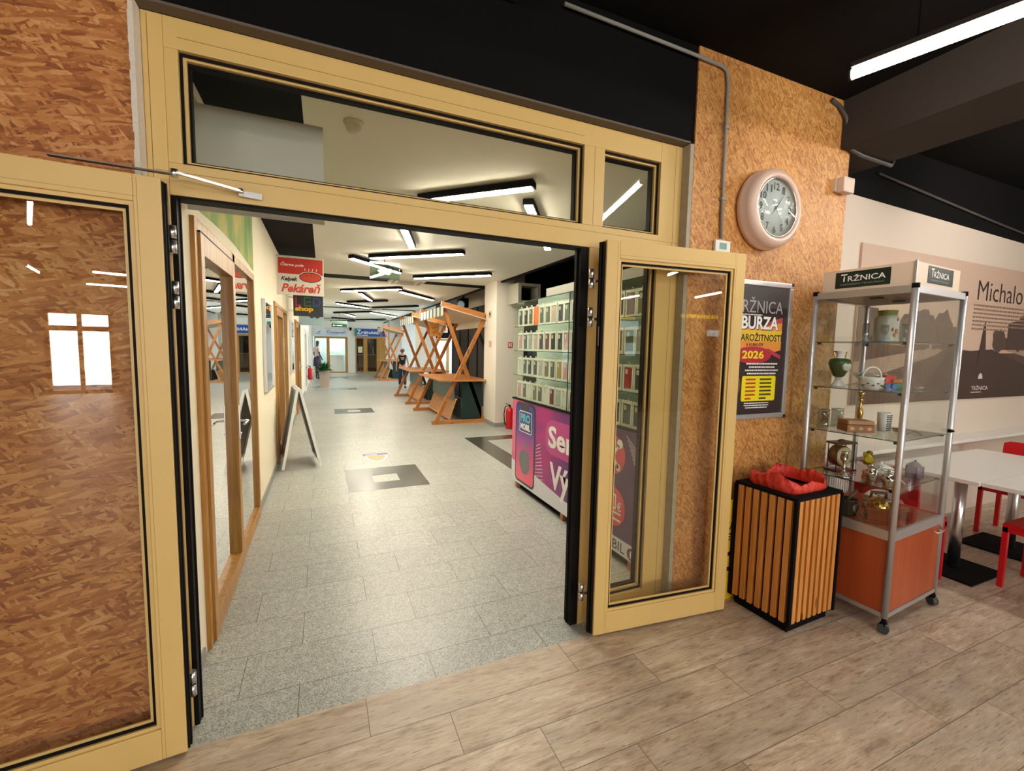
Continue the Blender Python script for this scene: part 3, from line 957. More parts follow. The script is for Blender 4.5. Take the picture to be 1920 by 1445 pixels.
def liner():
    b = MB()
    nseg = 160
    rnd = random.Random(11)
    ph = [rnd.uniform(0, 6.28) for _ in range(8)]
    x0, x1, y0, y1 = .045, bw - .02, .045, bdp - .02
    cx, cy = (x0 + x1) / 2, (y0 + y1) / 2
    hw, hd = (x1 - x0) / 2, (y1 - y0) / 2
    rings = []
    prof = [(1.0, -.002), (1.04, .016), (1.03, .040), (.99, .060), (.965, .066), (.945, .045), (.93, .0), (.90, -.12), (.86, -.35)]
    for k, (f, dz) in enumerate(prof):
        rg = []
        for i in range(nseg):
            a = 2 * pi * i / nseg
            ca, sa = math.cos(a), math.sin(a)
            e_ = 5.0
            rr = (abs(ca) ** e_ + abs(sa) ** e_) ** (-1 / e_)
            wob = sum(math.sin(a * (3 + q * 4) + ph[q] + k * (.35 + .2 * q)) for q in range(6)) / 6
            crease = abs(math.sin(a * 11 + ph[2] + k * .8)) ** 3 * .5 + abs(math.sin(a * 17 + ph[3] - k * .6)) ** 4 * .5
            ff = f + (.06 * wob - .035 * crease) * (1 if 0 < k < 6 else .3)
            zz = bh + .004 + dz * (1 + .30 * math.sin(a * 2 + ph[6]) + .22 * math.sin(a * 5 + ph[7])) + (.016 * wob if 0 < k < 5 else 0)
            zz = max(zz, bh + .0045) if k == 0 else zz
            rg.append(b.bm.verts.new((cx + hw * rr * ca * ff, cy + hd * rr * sa * ff, zz)))
        rings.append(rg)
    for A, B in zip(rings, rings[1:]):
        for i in range(nseg):
            j = (i + 1) % nseg
            b.bm.faces.new((A[i], A[j], B[j], B[i])).smooth = True
    b.bm.faces.new(rings[-1])
    return b


bl_ = part('liner', liner(), 'liner', bn)
# the liner is a bag held by the bin
bl_.parent = None
bl_.location = (2.40, 1.552, 0)
bl_.rotation_euler = (0, 0, math.radians(2.2))
bl_.name = 'liner_bag'
tag(bl_, 'crumpled red plastic liner bag folded over the rim of the slatted bin', 'bag')

# ================================================================== GLASS DISPLAY CABINET
CA = math.radians(4.5)
cab = root('display_cabinet', 'tall glass display cabinet on castors with cherry base and lettered header', 'cabinet', (2.945, 1.36, 0), CA)
CW, CD, CH = .64, .50, 1.985
CB = .10      # underside of base
posts = [(0, 0), (CW, 0), (0, CD), (CW, CD)]
for (x, y) in posts:
    part('post', MB().cyl((x, y, CB - .01), (x, y, CH - .02), .0165, 16), 'alu', cab)
    part('post_cap', MB().cyl((x, y, CH - .022), (x, y, CH + .004), .0175, 16), 'black', cab)
for z0, z1 in ((CB - .01, CB + .015), (.545, .60), (CH - .045, CH - .005)):
    for b in ((0, CW, -.010, .010), (0, CW, CD - .010, CD + .010), (-.010, .010, .0, CD), (CW - .010, CW + .010, 0, CD)):
        part('rail', MB().box(b[0], b[1], b[2], b[3], z0, z1), 'alu', cab)
part('base_panel', MB().box(-.004, .004, .014, CD - .014, CB + .015, .545), 'cherry', cab, label='cherry side panel')
part('base_panel', MB().box(.012, CW - .012, CD - .004, CD + .004, CB + .015, .545), 'cherry', cab, label='cherry rear panel')
part('base_panel', MB().box(CW - .004, CW + .004, .014, CD - .014, CB + .015, .545), 'cherry', cab, label='cherry side panel')
dd = part('cabinet_door', MB().box(.016, CW - .016, -.005, .004, CB + .018, .543), 'cherry', cab)
part('handle', MB().tube([(CW - .13, -.005, .520), (CW - .125, -.030, .512), (CW - .06, -.034, .508), (CW - .02, -.030, .512), (CW - .016, -.005, .520)], .0045, 8), 'chrome', dd)
part('base_board', MB().box(.01, CW - .01, .01, CD - .01, .585, .601), 'cherry', cab)
part('bottom_board', MB().box(.01, CW - .01, .01, CD - .01, CB, CB + .014), 'cherry', cab)
part('roof_board', MB().box(.01, CW - .01, .01, CD - .01, CH - .04, CH - .02), C('brown_laminate', (120, 84, 68)), cab)
for x, y in ((.18, .25), (.46, .25)):
    part('spotlight', MB().lathe([(0, CH - .0405), (.035, CH - .0405), (.035, CH - .048), (.026, CH - .050), (0, CH - .050)], (x, y, 0)), 'dark_metal', cab)
part('side_glass', MB().box(-.003, .003, .014, CD - .014, .60, CH - .045), 'glassc', cab)
part('side_glass', MB().box(CW - .003, CW + .003, .014, CD - .014, .60, CH - .045), 'glassc', cab)
part('back_glass', MB().box(.014, CW - .014, CD - .003, CD + .003, .60, CH - .045), 'glassc', cab)
dg_ = part('glass_door', MB().box(.014, CW - .014, -.003, .003, .602, CH - .046), 'glassc', cab)
part('lock', MB().cyl((CW - .035, -.02, 1.14), (CW - .035, -.003, 1.14), .011).ball((CW - .035, -.024, 1.14), .012, .008, .007), 'gasket', dg_)
part('door_edge', MB().box(CW - .016, CW - .012, -.003, .003, .602, CH - .046), 'glassedge', dg_)
SH = (1.675, 1.390, 1.115, .835)
for z in SH:
    sh = part('shelf', MB().box(.014, CW - .014, .014, CD - .014, z - .005, z), 'shelfglass', cab)
    ed = MB()
    ed.box(.012, CW - .012, .011, .014, z - .005, z).box(.011, .014, .012, CD - .012, z - .005, z).box(.012, CW - .012, CD - .014, CD - .011, z - .005, z)
    part('shelf_edge', ed, 'glassedge', sh)
    for (x, y) in ((.02, .03), (CW - .02, .03), (.02, CD - .03), (CW - .02, CD - .03)):
        part('shelf_clip', MB().box(x - .008, x + .008, y - .008, y + .008, z - .018, z - .005), 'gasket', sh)
for (x, y, a) in ((.0, .0, .3), (CW, .0, -.5), (0, CD, .2), (CW, CD, .9)):
    cs = part('castor_fork', MB().cyl((x, y, .062), (x, y, CB - .008), .012).box(x - .016, x + .016, y - .012, y + .012, .045, .066), 'black', cab)
    w_ = Vector((math.cos(a), math.sin(a), 0)) * .017
    c_ = Vector((x, y, .0285))
    part('wheel', MB().cyl(c_ - w_, c_ + w_, .028, 20), C('castor_grey', (62, 66, 70), .35), cs)
hd = part('header', MB().box(.012, CW - .05, .012, CD - .03, CH - .006, CH + .125), C('cream_laminate', (226, 206, 184)), cab)
hw = part('header_trim', MB().box(.004, .014, .004, .014, CH - .004, CH + .128), 'alu', cab)
ca, sa = math.cos(CA), math.sin(CA)


def cabp(x, y, z): return (2.945 + ca * x - sa * y, 1.36 + sa * x + ca * y, z)


pr = Plane(cabp(.012, .012, CH), (ca, sa, 0), (0, 0, 1), hd, True)
dark = C('deep_green_sign', (14, 40, 32), .3)
pr.poly('sign_plate', rc(.15, .02, .48, .115), dark, .001)
pr.text('T', .185, .055, .036, .048, 'white_txt', .003, .01)
pr.text('RŽNICA', .222, .055, .20, .042, 'white_txt', .003, .01)
pr.text('FARMÁRSKE TRHOVISKO', .19, .034, .24, .011, C('sign_grey', (150, 160, 150)), .003)
psd = Plane(cabp(.012, CD - .03, CH), (sa, -ca, 0), (0, 0, 1), hd, True)
psd.poly('sign_plate', rc(.07, .015, .35, .11), dark, .001)
psd.text('T', .10, .052, .034, .046, 'white_txt', .003, .01)
psd.text('RŽNICA', .137, .052, .19, .040, 'white_txt', .003, .01)
psd.text('FARMÁRSKE TRHOVISKO', .10, .030, .22, .012, C('sign_grey', (150, 160, 150)), .003)


# ---- things in the cabinet
def croot(name, label, cat, u, v, z, rz=0, group=None):
    x, y, zz = cabp(u, v, z)
    return root(name, label, cat, (x, y, zz + .0006), CA + rz, group)


clear = glass('clear_glassware', (236, 240, 240), 1.6, .06)
g = croot('shot_glass', 'slim clear glass with pale blue foot on the top shelf by the rear post', 'glass', .38, .38, SH[0])
part('bowl', MB().lathe([(.016, .026), (.020, .05), (.023, .13), (.0215, .13), (.018, .05), (.0, .03)]), clear, g)
part('foot', MB().lathe([(0, 0), (.022, 0), (.021, .012), (.015, .020), (.016, .026), (0, .026)]), C('pale_blue_glass', (150, 180, 200), .1), g)
g = croot('glass_jar', 'large frosted glass jar with green neck and painted flowers on the top shelf', 'jar', .455, .30, SH[0])
part('body', MB().lathe([(0, 0), (.055, 0), (.064, .006), (.066, .02), (.066, .155), (.062, .168), (.050, .178)], seg=28), C('frosted_glass', (196, 200, 192), .3), g)
part('neck', MB().lathe([(.050, .178), (.052, .184), (.052, .205), (.056, .209), (.050, .211), (.046, .205), (.046, .18)], seg=28), C('olive_glass', (120, 134, 60), .25), g)
fl = MB()
for (a, z, s) in ((-2.0, .05, .016), (-1.8, .075, .018), (-2.2, .085, .014), (-1.75, .15, .012)):
    fl.ball((.064 * math.cos(a), .064 * math.sin(a), z), s, .006, s, 10, 6)
part('painted_flower', fl, C('flower_orange', (186, 120, 76)), g)
for i, (u, v, h, nm) in enumerate(((.12, .17, .10, 'small goblet with pale blue foot before the big jar'), (.53, .23, .125, 'tall goblet glass with teal foot by the front post'))):
    g = croot('goblet', nm + ' on the top shelf', 'glass', u, v, SH[0])
    part('bowl', MB().lathe([(.004, .035), (.016, .045), (.022, .07), (.021, h), (.0195, h), (.020, .07), (.014, .048), (0, .042)]), clear, g)
    part('foot', MB().lathe([(0, 0), (.026, 0), (.024, .006), (.007, .018), (.006, .036), (0, .036)]), C('pale_blue_glass' if i == 0 else 'teal_glass', (120, 170, 176), .1), g)
g = croot('glass_bowl', 'shallow cut glass dish on the top shelf at the far cabinet corner', 'bowl', .56, .40, SH[0])
part('bowl', MB().lathe([(0, 0), (.02, 0), (.03, .006), (.05, .03), (.06, .05), (.058, .05), (.047, .031), (.02, .008), (0, .006)]), clear, g)
# green vase
g = croot('urn_vase', 'green and white porcelain urn vase with gilt handles and oval picture', 'vase', .135, .40, SH[1], -.3)
part('body', MB().lathe([(.018, .060), (.030, .068), (.050, .112), (.060, .150), (.054, .174), (.028, .182)]), C('vase_green', (14, 74, 40), .2), g)
part('foot', MB().lathe([(0, 0), (.042, 0), (.042, .008), (.034, .014), (.020, .040), (.016, .060), (.018, .066)]), 'porcelain', g)
part('neck', MB().lathe([(.028, .181), (.022, .19), (.022, .21), (.034, .226), (.036, .230), (.032, .230), (.019, .21), (.019, .19)]), 'porcelain', g)
for s in (-1, 1):
    part('handle', MB().tube([(s * .034, 0, .224), (s * .048, 0, .222), (s * .050, 0, .205), (s * .040, 0, .19), (s * .044, 0, .168)], .005, 8), 'brass', g)
part('picture_oval', MB().lathe([(0, -.060), (.026, -.058), (.030, -.050), (.028, -.044), (0, -.044)], (0, 0, .13), axis='Y').ball((0, -.052, .13), .001), C('oval_picture', (206, 208, 196), .3), g)
# basket
g = croot('porcelain_basket', 'white porcelain basket with arched handle and small gilt flowers', 'basket', .09, .20, SH[1], -.4)
part('bowl', MB().lathe([(0, 0), (.038, 0), (.046, .01), (.062, .04), (.058, .062), (.064, .075), (.060, .075), (.052, .06), (.055, .042), (.03, .012), (0, .01)], seg=28), 'porcelain', g)
part('handle', MB().tube([(.061 * math.cos(a), 0, .07 + .065 * math.sin(a)) for a in [pi * i / 12 for i in range(13)]], .005, 8), 'porcelain', g)
fl = MB()
for k in range(7):
    a = -pi * .95 + k * pi / 8
    fl.ball((.060 * math.cos(a), .060 * math.sin(a), .028 + .012 * (k % 2)), .008, .008, .005, 8, 6)
part('painted_flower', fl, C('gilt_flower', (110, 96, 84)), g)
g = croot('glass_bowl', 'wide clear glass bowl behind the white basket on the second shelf', 'bowl', .44, .37, SH[1])
part('bowl', MB().lathe([(0, 0), (.03, 0), (.034, .01), (.07, .05), (.10, .085), (.097, .086), (.066, .053), (.03, .014), (0, .012)], seg=32), clear, g)
# toy truck
g = croot('toy_truck', 'wooden toy truck with red cab, green bed and blue wheels', 'toy', .27, .19, SH[1], -.45)
part('cab', MB().box(-.035, .03, -.022, .028, .032, .085, bev=.005), 'red', g)
part('bed', MB().box(.03, .11, -.022, .028, .010, .034, bev=.003), C('toy_green', (40, 170, 110)), g)
part('log', MB().cyl((.0, -.018, .048), (.10, -.018, .048), .016), C('toy_brown', (176, 112, 60)), g)
for x in (-.03, .012, .09):
    part('wheel', MB().cyl((x, -.036, .017), (x, -.022, .017), .0165, 18), C('toy_blue', (16, 104, 190)), g)
    part('wheel', MB().cyl((x, .028, .017), (x, .040, .017), .0165, 18), C('toy_blue', (16, 104, 190)), g)
part('chassis', MB().box(-.045, .11, -.022, .028, .012, .030), C('toy_green', (40, 170, 110)), g)
g = croot('silver_ladle', 'small silver ladle lying beside the toy truck', 'ladle', .44, .10, SH[1], .4)
part('bowl', MB().lathe([(0, 0), (.018, .004), (.026, .018), (.024, .018), (.016, .006), (0, .003)]), 'silver', g)
part('handle', MB().tube([(.024, 0, .016), (.05, 0, .03), (.11, 0, .022)], .003, 6), 'silver', g)
# shelf 3
for (u, v, a, lb) in ((.20, .42, .3, 'clear glass tankard with metal lid behind the wooden box'), (.075, .44, 2.6, 'clear glass tankard at the board side of the third shelf')):
    g = croot('glass_tankard', lb, 'mug', u, v, SH[2], a)
    part('body', MB().lathe([(0, 0), (.034, 0), (.036, .01), (.033, .12), (.031, .12), (.031, .012), (0, .010)]), clear, g)
    part('handle', MB().tube([(.034, 0, .10), (.055, 0, .10), (.062, 0, .06), (.05, 0, .025), (.035, 0, .02)], .005, 8), clear, g)
    part('rim', MB().tube([(.034 * math.cos(q * pi / 10), .034 * math.sin(q * pi / 10), .122) for q in range(20)], .003, 6, True), 'silver', g)
g = croot('brass_candlestick', 'tall turned brass candlestick on the third cabinet shelf', 'candlestick', .44, .40, SH[2])
part('stem', MB().lathe([(0, 0), (.040, 0), (.040, .008), (.022, .016), (.010, .03), (.016, .055), (.020, .09), (.012, .125), (.007, .135), (.012, .145), (.007, .155), (.010, .17), (.016, .178), (.008, .186), (.012, .205), (.022, .226), (.020, .228), (0, .215)]), 'brass', g)
g = croot('wooden_box', 'carved wooden trinket box with inlaid front and slightly open lid', 'box', .075, .30, SH[2], -.6)
part('box_body', MB().box(0, .16, 0, .105, 0, .045, bev=.003), C('box_brown', (158, 86, 40), .4), g)
part('lid', MB().bar((.002, .0525, .060), (.158, .0525, .060), .108, .024, bev=.004), C('box_tan', (190, 130, 76), .4), g)
for i, x in enumerate((.03, .08, .13)):
    part('inlay', MB().prism([(x - .016, .022), (x, .010), (x + .016, .022), (x, .036)], (0, -.0003, 0), (1, 0, 0), (0, 0, 1), .0008), C('box_inlay', (222, 176, 100), .4), g)
g = croot('patterned_tumbler', 'white square tumbler with black and white pattern beside the wooden box', 'tumbler', .335, .22, SH[2], .1)
part('body', MB().lathe([(0, 0), (.030, 0), (.036, .12), (.033, .12), (.027, .006), (0, .006)], seg=24), 'porcelain', g)
bp = MB()
rnd = random.Random(2)
for i in range(9):
    for j in range(4):
        a = -2.3 + j * .32 + rnd.uniform(-.05, .05)
        z = .012 + i * .0115
        r_ = .0315 + z * .05
        bp.ball((r_ * math.cos(a), r_ * math.sin(a), z), .0055, .0055, .0042, 6, 4)
part('pattern', bp, 'black_txt', g)
g = croot('small_dish', 'small round metal dish near the front post on the third shelf', 'dish', .42, .17, SH[2])
part('dish', MB().lathe([(0, 0), (.028, 0), (.036, .012), (.040, .018), (.037, .018), (.026, .004), (0, .004)]), 'brass', g)
for i in range(6):
    u, v, a = .30 + i * .045, .075 + (i % 3) * .03, -.4 + i * .35
    g = croot('silver_spoon', 'ornate silver spoon lying in the row of cutlery on the third shelf', 'spoon', u, v, SH[2], a, 'silver spoons on the third cabinet shelf')
    part('bowl', MB().ball((0, 0, .004), .016, .010, .0035, 12, 6), 'silver', g)
    part('handle', MB().tube([(.014, 0, .004), (.05, 0, .006), (.085, 0, .003)], [.002, .0016, .004], 6), 'silver', g)
# shelf 4
g = croot('antique_clock', 'antique wooden shelf clock with brass ring dial between two carved boards', 'clock', .20, .38, SH[3], -.25)
part('base_board', MB().box(-.085, .085, -.045, .045, 0, .014, bev=.003), C('clock_wood', (92, 44, 30), .35), g)
part('top_board', MB().box(-.080, .080, -.042, .042, .180, .194, bev=.003), C('clock_wood', (92, 44, 30), .35), g)
part('crest', MB().ball((0, 0, .196), .03, .02, .014, 12, 6), C('clock_wood', (92, 44, 30), .35), g)
part('drum', MB().lathe([(0, -.020), (.066, -.020), (.070, -.01), (.070, .035), (0, .04)], (0, 0, .098), axis='Y', seg=32), C('clock_drum', (110, 62, 30), .25), g)
part('dial_ring', MB().lathe([(.034, -.024), (.062, -.024), (.062, -.020), (.034, -.020)], (0, 0, .098), axis='Y', seg=32), C('clock_ring', (206, 190, 150), .35), g)
part('column', MB().cyl((-.07, -.03, .014), (-.07, -.03, .18), .003, 8).cyl((.07, -.03, .014), (.07, -.03, .18), .003, 8).cyl((-.07, .03, .014), (-.07, .03, .18), .003, 8).cyl((.07, .03, .014), (.07, .03, .18), .003, 8), 'dark_metal', g)
g = croot('silver_candlestick', 'silver candlestick with wide foot standing in front of the antique clock', 'candlestick', .055, .29, SH[3])
part('stem', MB().lathe([(0, 0), (.044, 0), (.042, .010), (.030, .018), (.012, .026), (.008, .05), (.012, .06), (.007, .07), (.009, .10), (.013, .108), (.008, .116), (.012, .14), (.020, .158), (.018, .160), (0, .15)]), 'silver', g)
g = croot('toy_cannon', 'yellow and orange wooden toy on the fourth shelf behind the silver pots', 'toy', .46, .34, SH[3], .5)
part('barrel', MB().cyl((-.075, 0, .07), (.07, 0, .078), .022, 16), C('toy_yellow', (226, 206, 20)), g)
part('leg', MB().cyl((-.04, -.01, .02), (-.02, 0, .06), .014, 10).cyl((.03, .01, .02), (.02, 0, .06), .014, 10), C('toy_yellow', (226, 206, 20)), g)
part('wheel', MB().cyl((-.05, -.03, .026), (-.05, -.012, .026), .026, 20), C('toy_orange', (216, 110, 40)), g)
part('wheel', MB().cyl((.03, -.03, .026), (.03, -.012, .026), .026, 20), C('toy_orange', (216, 110, 40)), g)
part('knob', MB().ball((.012, -.01, .098), .019), C('toy_knob', (140, 110, 30)), g)
g = croot('sugar_bowl', 'white porcelain lidded bowl behind the two silver pots', 'bowl', .30, .20, SH[3])
part('bowl', MB().lathe([(0, 0), (.035, 0), (.040, .008), (.065, .03), (.070, .045), (.066, .050), (0, .050)]), 'porcelain', g)
part('lid', MB().lathe([(.066, .050), (.058, .062), (.03, .075), (.008, .082), (.010, .092), (0, .096)]), 'porcelain', g)
for i, (u, v, lb) in enumerate(((.150, .185, 'squat silver pot with spout near the white bowl'), (.090, .075, 'round silver sugar pot with pierced rim close to the front post'))):
    g = croot('silver_pot', lb, 'pot', u, v, SH[3])
    part('body', MB().lathe([(0, 0), (.026, 0), (.022, .008), (.034, .022), (.040, .042), (.030, .060), (.020, .066), (.026, .072), (0, .080)]), 'silver', g)
    part('spout' if i == 0 else 'rim', MB().tube([(.0, -.02, .066), (.0, -.035, .085), (.01, -.05, .092)], .006, 8) if i == 0 else MB().tube([(.038 * math.cos(q * pi / 10), .038 * math.sin(q * pi / 10), .088 + .003 * (q % 2)) for q in range(20)], .003, 6, True), 'silver', g)
    part('knob', MB().ball((0, 0, .086), .008), 'silver', g)
g = croot('little_lantern', 'small purple house shaped lantern on the fourth shelf', 'lantern', .45, .085, SH[3], -.2)
part('base', MB().box(-.034, .034, -.034, .034, 0, .008), C('lantern_dark', (70, 54, 74), .4), g)
part('body', MB().box(-.027, .027, -.027, .027, .008, .075), C('lantern_purple', (120, 92, 128), .3), g)
fr = MB()
for sx in (-1, 1):
    for sy in (-1, 1):
        fr.box(sx * .029 - .003, sx * .029 + .003, sy * .029 - .003, sy * .029 + .003, .008, .078)
part('corner_post', fr, C('lantern_dark', (70, 54, 74), .4), g)
part('roof', MB().lathe([(.050, .076), (.048, .080), (.012, .104), (0, .106)], seg=4).cyl((0, 0, .104), (0, 0, .114), .005), C('lantern_dark', (70, 54, 74), .4), g)
g = croot('price_card', 'folded white note card on the fourth shelf beside the front post', 'card', .22, .04, SH[3], .5)
part('card', MB().prism([(-.03, 0), (.03, 0), (.03, .05), (-.03, .05)], (0, 0, .0), (1, 0, 0), (0, .7, .7), .001), 'white_txt', g)
# base
g = croot('charcoal_iron_pot', 'old iron pot with embossed side and sloping metal handle on the cabinet floor', 'pot', .075, .27, .601)
part('pot', MB().lathe([(0, 0), (.050, 0), (.052, .01), (.056, .095), (.060, .10), (.052, .10), (.048, .02), (0, .015)], seg=28), C('old_iron', (70, 66, 58), .55, .5, .2), g)
part('relief', MB().lathe([(0, -.057), (.028, -.055), (.032, -.045), (0, -.04)], (0, 0, .052), axis='Y'), C('worn_iron', (130, 124, 108), .5, .5, .2), g)
part('handle', MB().tube([(.01, .0, .09), (.04, -.01, .12), (.075, -.02, .145)], .008, 8), C('worn_iron', (130, 124, 108), .5, .5, .2), g)
g = croot('coffee_grinder', 'wooden box coffee grinder with brass dome and crank on the cabinet floor', 'coffee grinder', .135, .13, .601, .55)
part('foot_board', MB().box(-.075, .075, -.070, .070, 0, .012, bev=.003), C('grinder_wood', (126, 50, 26), .25), g)
part('box_body', MB().box(-.060, .060, -.055, .055, .012, .075), C('grinder_wood', (126, 50, 26), .25), g)
part('top_board', MB().box(-.072, .072, -.066, .066, .075, .088, bev=.003), C('grinder_wood', (126, 50, 26), .25), g)
part('dome', MB().lathe([(.055, .088), (.053, .105), (.040, .125), (.018, .136), (0, .138)]), 'brass', g)
part('crank', MB().cyl((0, 0, .136), (0, 0, .152), .006).bar((0, 0, .152), (.05, .03, .155), .008, .004), 'brass', g)
dr = part('drawer', MB().box(-.035, .035, -.058, -.055, .022, .058), C('grinder_wood', (126, 50, 26), .25), g)
part('knob', MB().ball((0, -.062, .04), .006), 'brass', dr)
g = croot('flat_iron', 'antique flat iron with dark wooden grip lying behind the coffee grinder', 'iron', .38, .24, .601, 2.6)
part('sole', MB().prism([(-.08, -.045), (.03, -.045), (.085, 0), (.03, .045), (-.08, .045)], (0, 0, 0), (1, 0, 0), (0, 1, 0), .05), C('iron_brown', (66, 40, 34), .5, .4), g)
part('cover', MB().prism([(-.08, -.045), (.03, -.045), (.085, 0), (.03, .045), (-.08, .045)], (0, 0, .055), (1, 0, 0), (0, 1, 0), .008), C('iron_grey', (150, 140, 130), .4, .6), g)
part('grip', MB().tube([(-.06, 0, .06), (-.06, 0, .10), (.03, 0, .105), (.035, 0, .06)], .010, 8), C('iron_brown', (66, 40, 34), .5, .4), g)
g = croot('wooden_block', 'small reddish wooden block box beside the front post on the cabinet floor', 'box', .33, .055, .601, .2)
part('box_body', MB().box(-.04, .04, -.03, .03, 0, .055, bev=.003), C('block_red', (136, 66, 44), .4), g)

# ================================================================== CAFE TABLE, CHAIRS, WALL POSTER, RADIATOR
TL = root('dining_table', 'long white laminate table on chrome pedestals along the white cafe wall', 'table', (4.5, 1.2, 0))
part('tabletop', MB().box(4.06, 5.56, 1.42, 1.985, .722, .75, bev=.003), 'white_lam', TL, True)
for x in (4.36, 5.25):
    part('pedestal', MB().cyl((x, 1.62, .02), (x, 1.62, .722), .036, 20), 'chrome', TL, True)
    part('foot_plate', MB().box(x - .24, x + .24, 1.42, 1.86, 0, .014, bev=.004), 'black', TL, True)
TL2 = root('dining_table', 'white laminate table pushed against the first one, closer to the aisle', 'table', (4.6, .9, 0))
part('tabletop', MB().box(4.085, 5.60, .60, 1.415, .722, .75, bev=.003), 'white_lam', TL2, True)
for x in (4.8,):
    part('pedestal', MB().cyl((x, .95, .02), (x, .95, .722), .036, 20), 'chrome', TL2, True)
    part('foot_plate', MB().box(x - .24, x + .24, .75, 1.15, 0, .014, bev=.004), 'black', TL2, True)
solo('wall_ledge', MB().box(3.42, 7.5, 2.06, 2.249, .79, .82, bev=.003), 'white_lam', 'white ledge running along the cafe wall above the radiator', 'shelf')
rd = root('radiator', 'white ribbed radiator below the ledge behind the cabinet', 'radiator', (4.0, 2.15, .2))
part('panel', MB().box(3.62, 4.75, 2.12, 2.20, .20, .70), 'white_lam', rd, True)
rb = MB()
for i in range(38):
    rb.box(3.63 + i * .0295, 3.643 + i * .0295, 2.108, 2.12, .22, .68)
part('rib', rb, 'white_lam', rd, True)
part('bracket', MB().box(3.75, 3.78, 2.20, 2.249, .3, .6).box(4.55, 4.58, 2.20, 2.249, .3, .6), 'white_lam', rd, True)


def red_chair(label, x, y, rz, back=True):
    r = root('red_chair', label, 'chair', (x, y, 0), rz, None)
    part('seat', MB().box(-.20, .20, -.20, .20, .43, .455, bev=.004), 'red', r)
    for sx in (-1, 1):
        for sy in (-1, 1):
            part('leg', MB().box(sx * .185 - .015, sx * .185 + .015, sy * .185 - .015, sy * .185 + .015, 0, .43, bev=.002), 'red', r)
    part('apron', MB().box(-.20, .20, -.198, -.172, .395, .43).box(-.20, .20, .172, .198, .395, .43).box(-.198, -.172, -.2, .2, .395, .43).box(.172, .198, -.2, .2, .395, .43), 'red', r)
    if back:
        bk = MB().prism([(-.20, .50), (-.15, .50)] + [(-.15 + .15 * (1 - math.cos(pi * q / 12)), .50 + .14 * math.sin(pi * q / 12)) for q in range(1, 12)] + [(.15, .50), (.20, .50), (.19, .80), (.15, .82), (-.15, .82), (-.19, .80)], (0, .20, 0), (1, 0, 0), (0, 0, 1), .022)
        part('backrest', bk, 'red', r)
        part('back_post', MB().box(-.20, -.172, .178, .20, .455, .50), 'red', r)
        part('back_post', MB().box(.172, .20, .178, .20, .455, .50), 'red', r)
    return r


red_chair('red chair with square legs standing at the open side of the white table', 4.515, 1.17, 0, False)
red_chair('red chair whose arched backrest shows through the display cabinet glass', 3.86, 1.76, math.radians(90))
red_chair('red chair with only its backrest rising behind the far corner of the table', 5.67, 1.72, math.radians(-90))
# wall photograph of a town park
BZ0, BZ1, BX0, BX1 = 1.175, 2.50, 4.02, 8.6
wp = root('wall_photograph', 'large sepia town park photograph with headline mounted on the white cafe wall', 'picture', (5.8, 2.24, BZ0))
part('board', MB().box(BX0, BX1, 2.232, 2.248, BZ0, BZ1), C('sepia_sky', (206, 178, 158), .5, 0, .04), wp, True)
Q = Plane((BX0, 2.232, BZ0), (1, 0, 0), (0, 0, 1), wp)
bw_, bh_ = BX1 - BX0, BZ1 - BZ0
Q.poly('sepia_ground', [(0, 0), (bw_, 0), (bw_, .50), (3.2, .47), (2.3, .46), (1.4, .50), (0, .52)], C('sepia_brown', (96, 70, 62), .5, 0, .22), .0005)
Q.poly('sepia_path', [(0, .18), (1.2, .42), (1.5, .52), (1.3, .52), (.7, .44), (0, .36)], C('sepia_light', (178, 150, 132), .5, 0, .22), .0010)
Q.poly('sepia_path', [(2.55, .5), (3.3, .5), (4.58, .22), (4.58, .10), (3.6, .36)], C('sepia_light', (178, 150, 132), .5, 0, .22), .0010)
Q.poly('sepia_lawn', [(.9, 0), (1.5, .46), (2.3, .5), (3.3, .3), (3.9, 0)], C('sepia_dark', (70, 50, 46), .5, 0, .22), .0014)
rnd = random.Random(21)
tr = []
for k in range(44):
    x = rnd.uniform(0, bw_)
    if 1.75 < x < 2.35: continue
    h = rnd.uniform(.12, .34)
    w_ = rnd.uniform(.10, .22)
    pts = []
    for i in range(14):
        a = 2 * pi * i / 14
        rr = rnd.uniform(.75, 1.1)
        pts.append((min(max(x + w_ * rr * math.cos(a), .01), bw_ - .01), .50 + h * .5 + h * .6 * rr * math.sin(a)))
    Q.poly('sepia_trees', pts, C(rnd.choice(('sepia_tree_a', 'sepia_tree_b')), (92, 70, 60) if k % 2 else (112, 88, 76), .5, 0, .25), .0018 + k * .00004)
Q.poly('sepia_house', [(2.6, .5), (2.6, .78), (2.75, .80), (3.0, .82), (3.2, .76), (3.35, .86), (3.9, .88), (3.9, .5)], C('sepia_house_brown', (84, 62, 56), .5, 0, .22), .0034)
Q.poly('sepia_monument', [(2.02, .34), (2.20, .34), (2.16, .55), (2.13, .72), (2.11, .78), (2.09, .72), (2.06, .55)], C('sepia_dark', (70, 50, 46), .5, 0, .22), .0036)
Q.text('Michalovce', 1.90, .98, 1.38, .19, C('print_black_brown', (46, 34, 32)), .002, -.002)
Q.scrawl(1.85, .68, 1.2, .27, 7, C('print_grey_brown', (150, 124, 110)), .004, 31)
Q.poly('emblem', circ(2.12, .20, .045, .055, 20, 0, pi) + [(2.08, .15), (2.16, .15)][:0], C('emblem_white', (214, 206, 198)), .004)
Q.text('TRŽNICA', 1.96, .085, .34, .05, C('emblem_white', (214, 206, 198)), .004, .01)
Q.scrawl(1.96, .055, .34, .02, 1, C('emblem_white', (214, 206, 198)), .004, 9)
# second wall picture behind the cabinet : folded corner of the same board stays plain

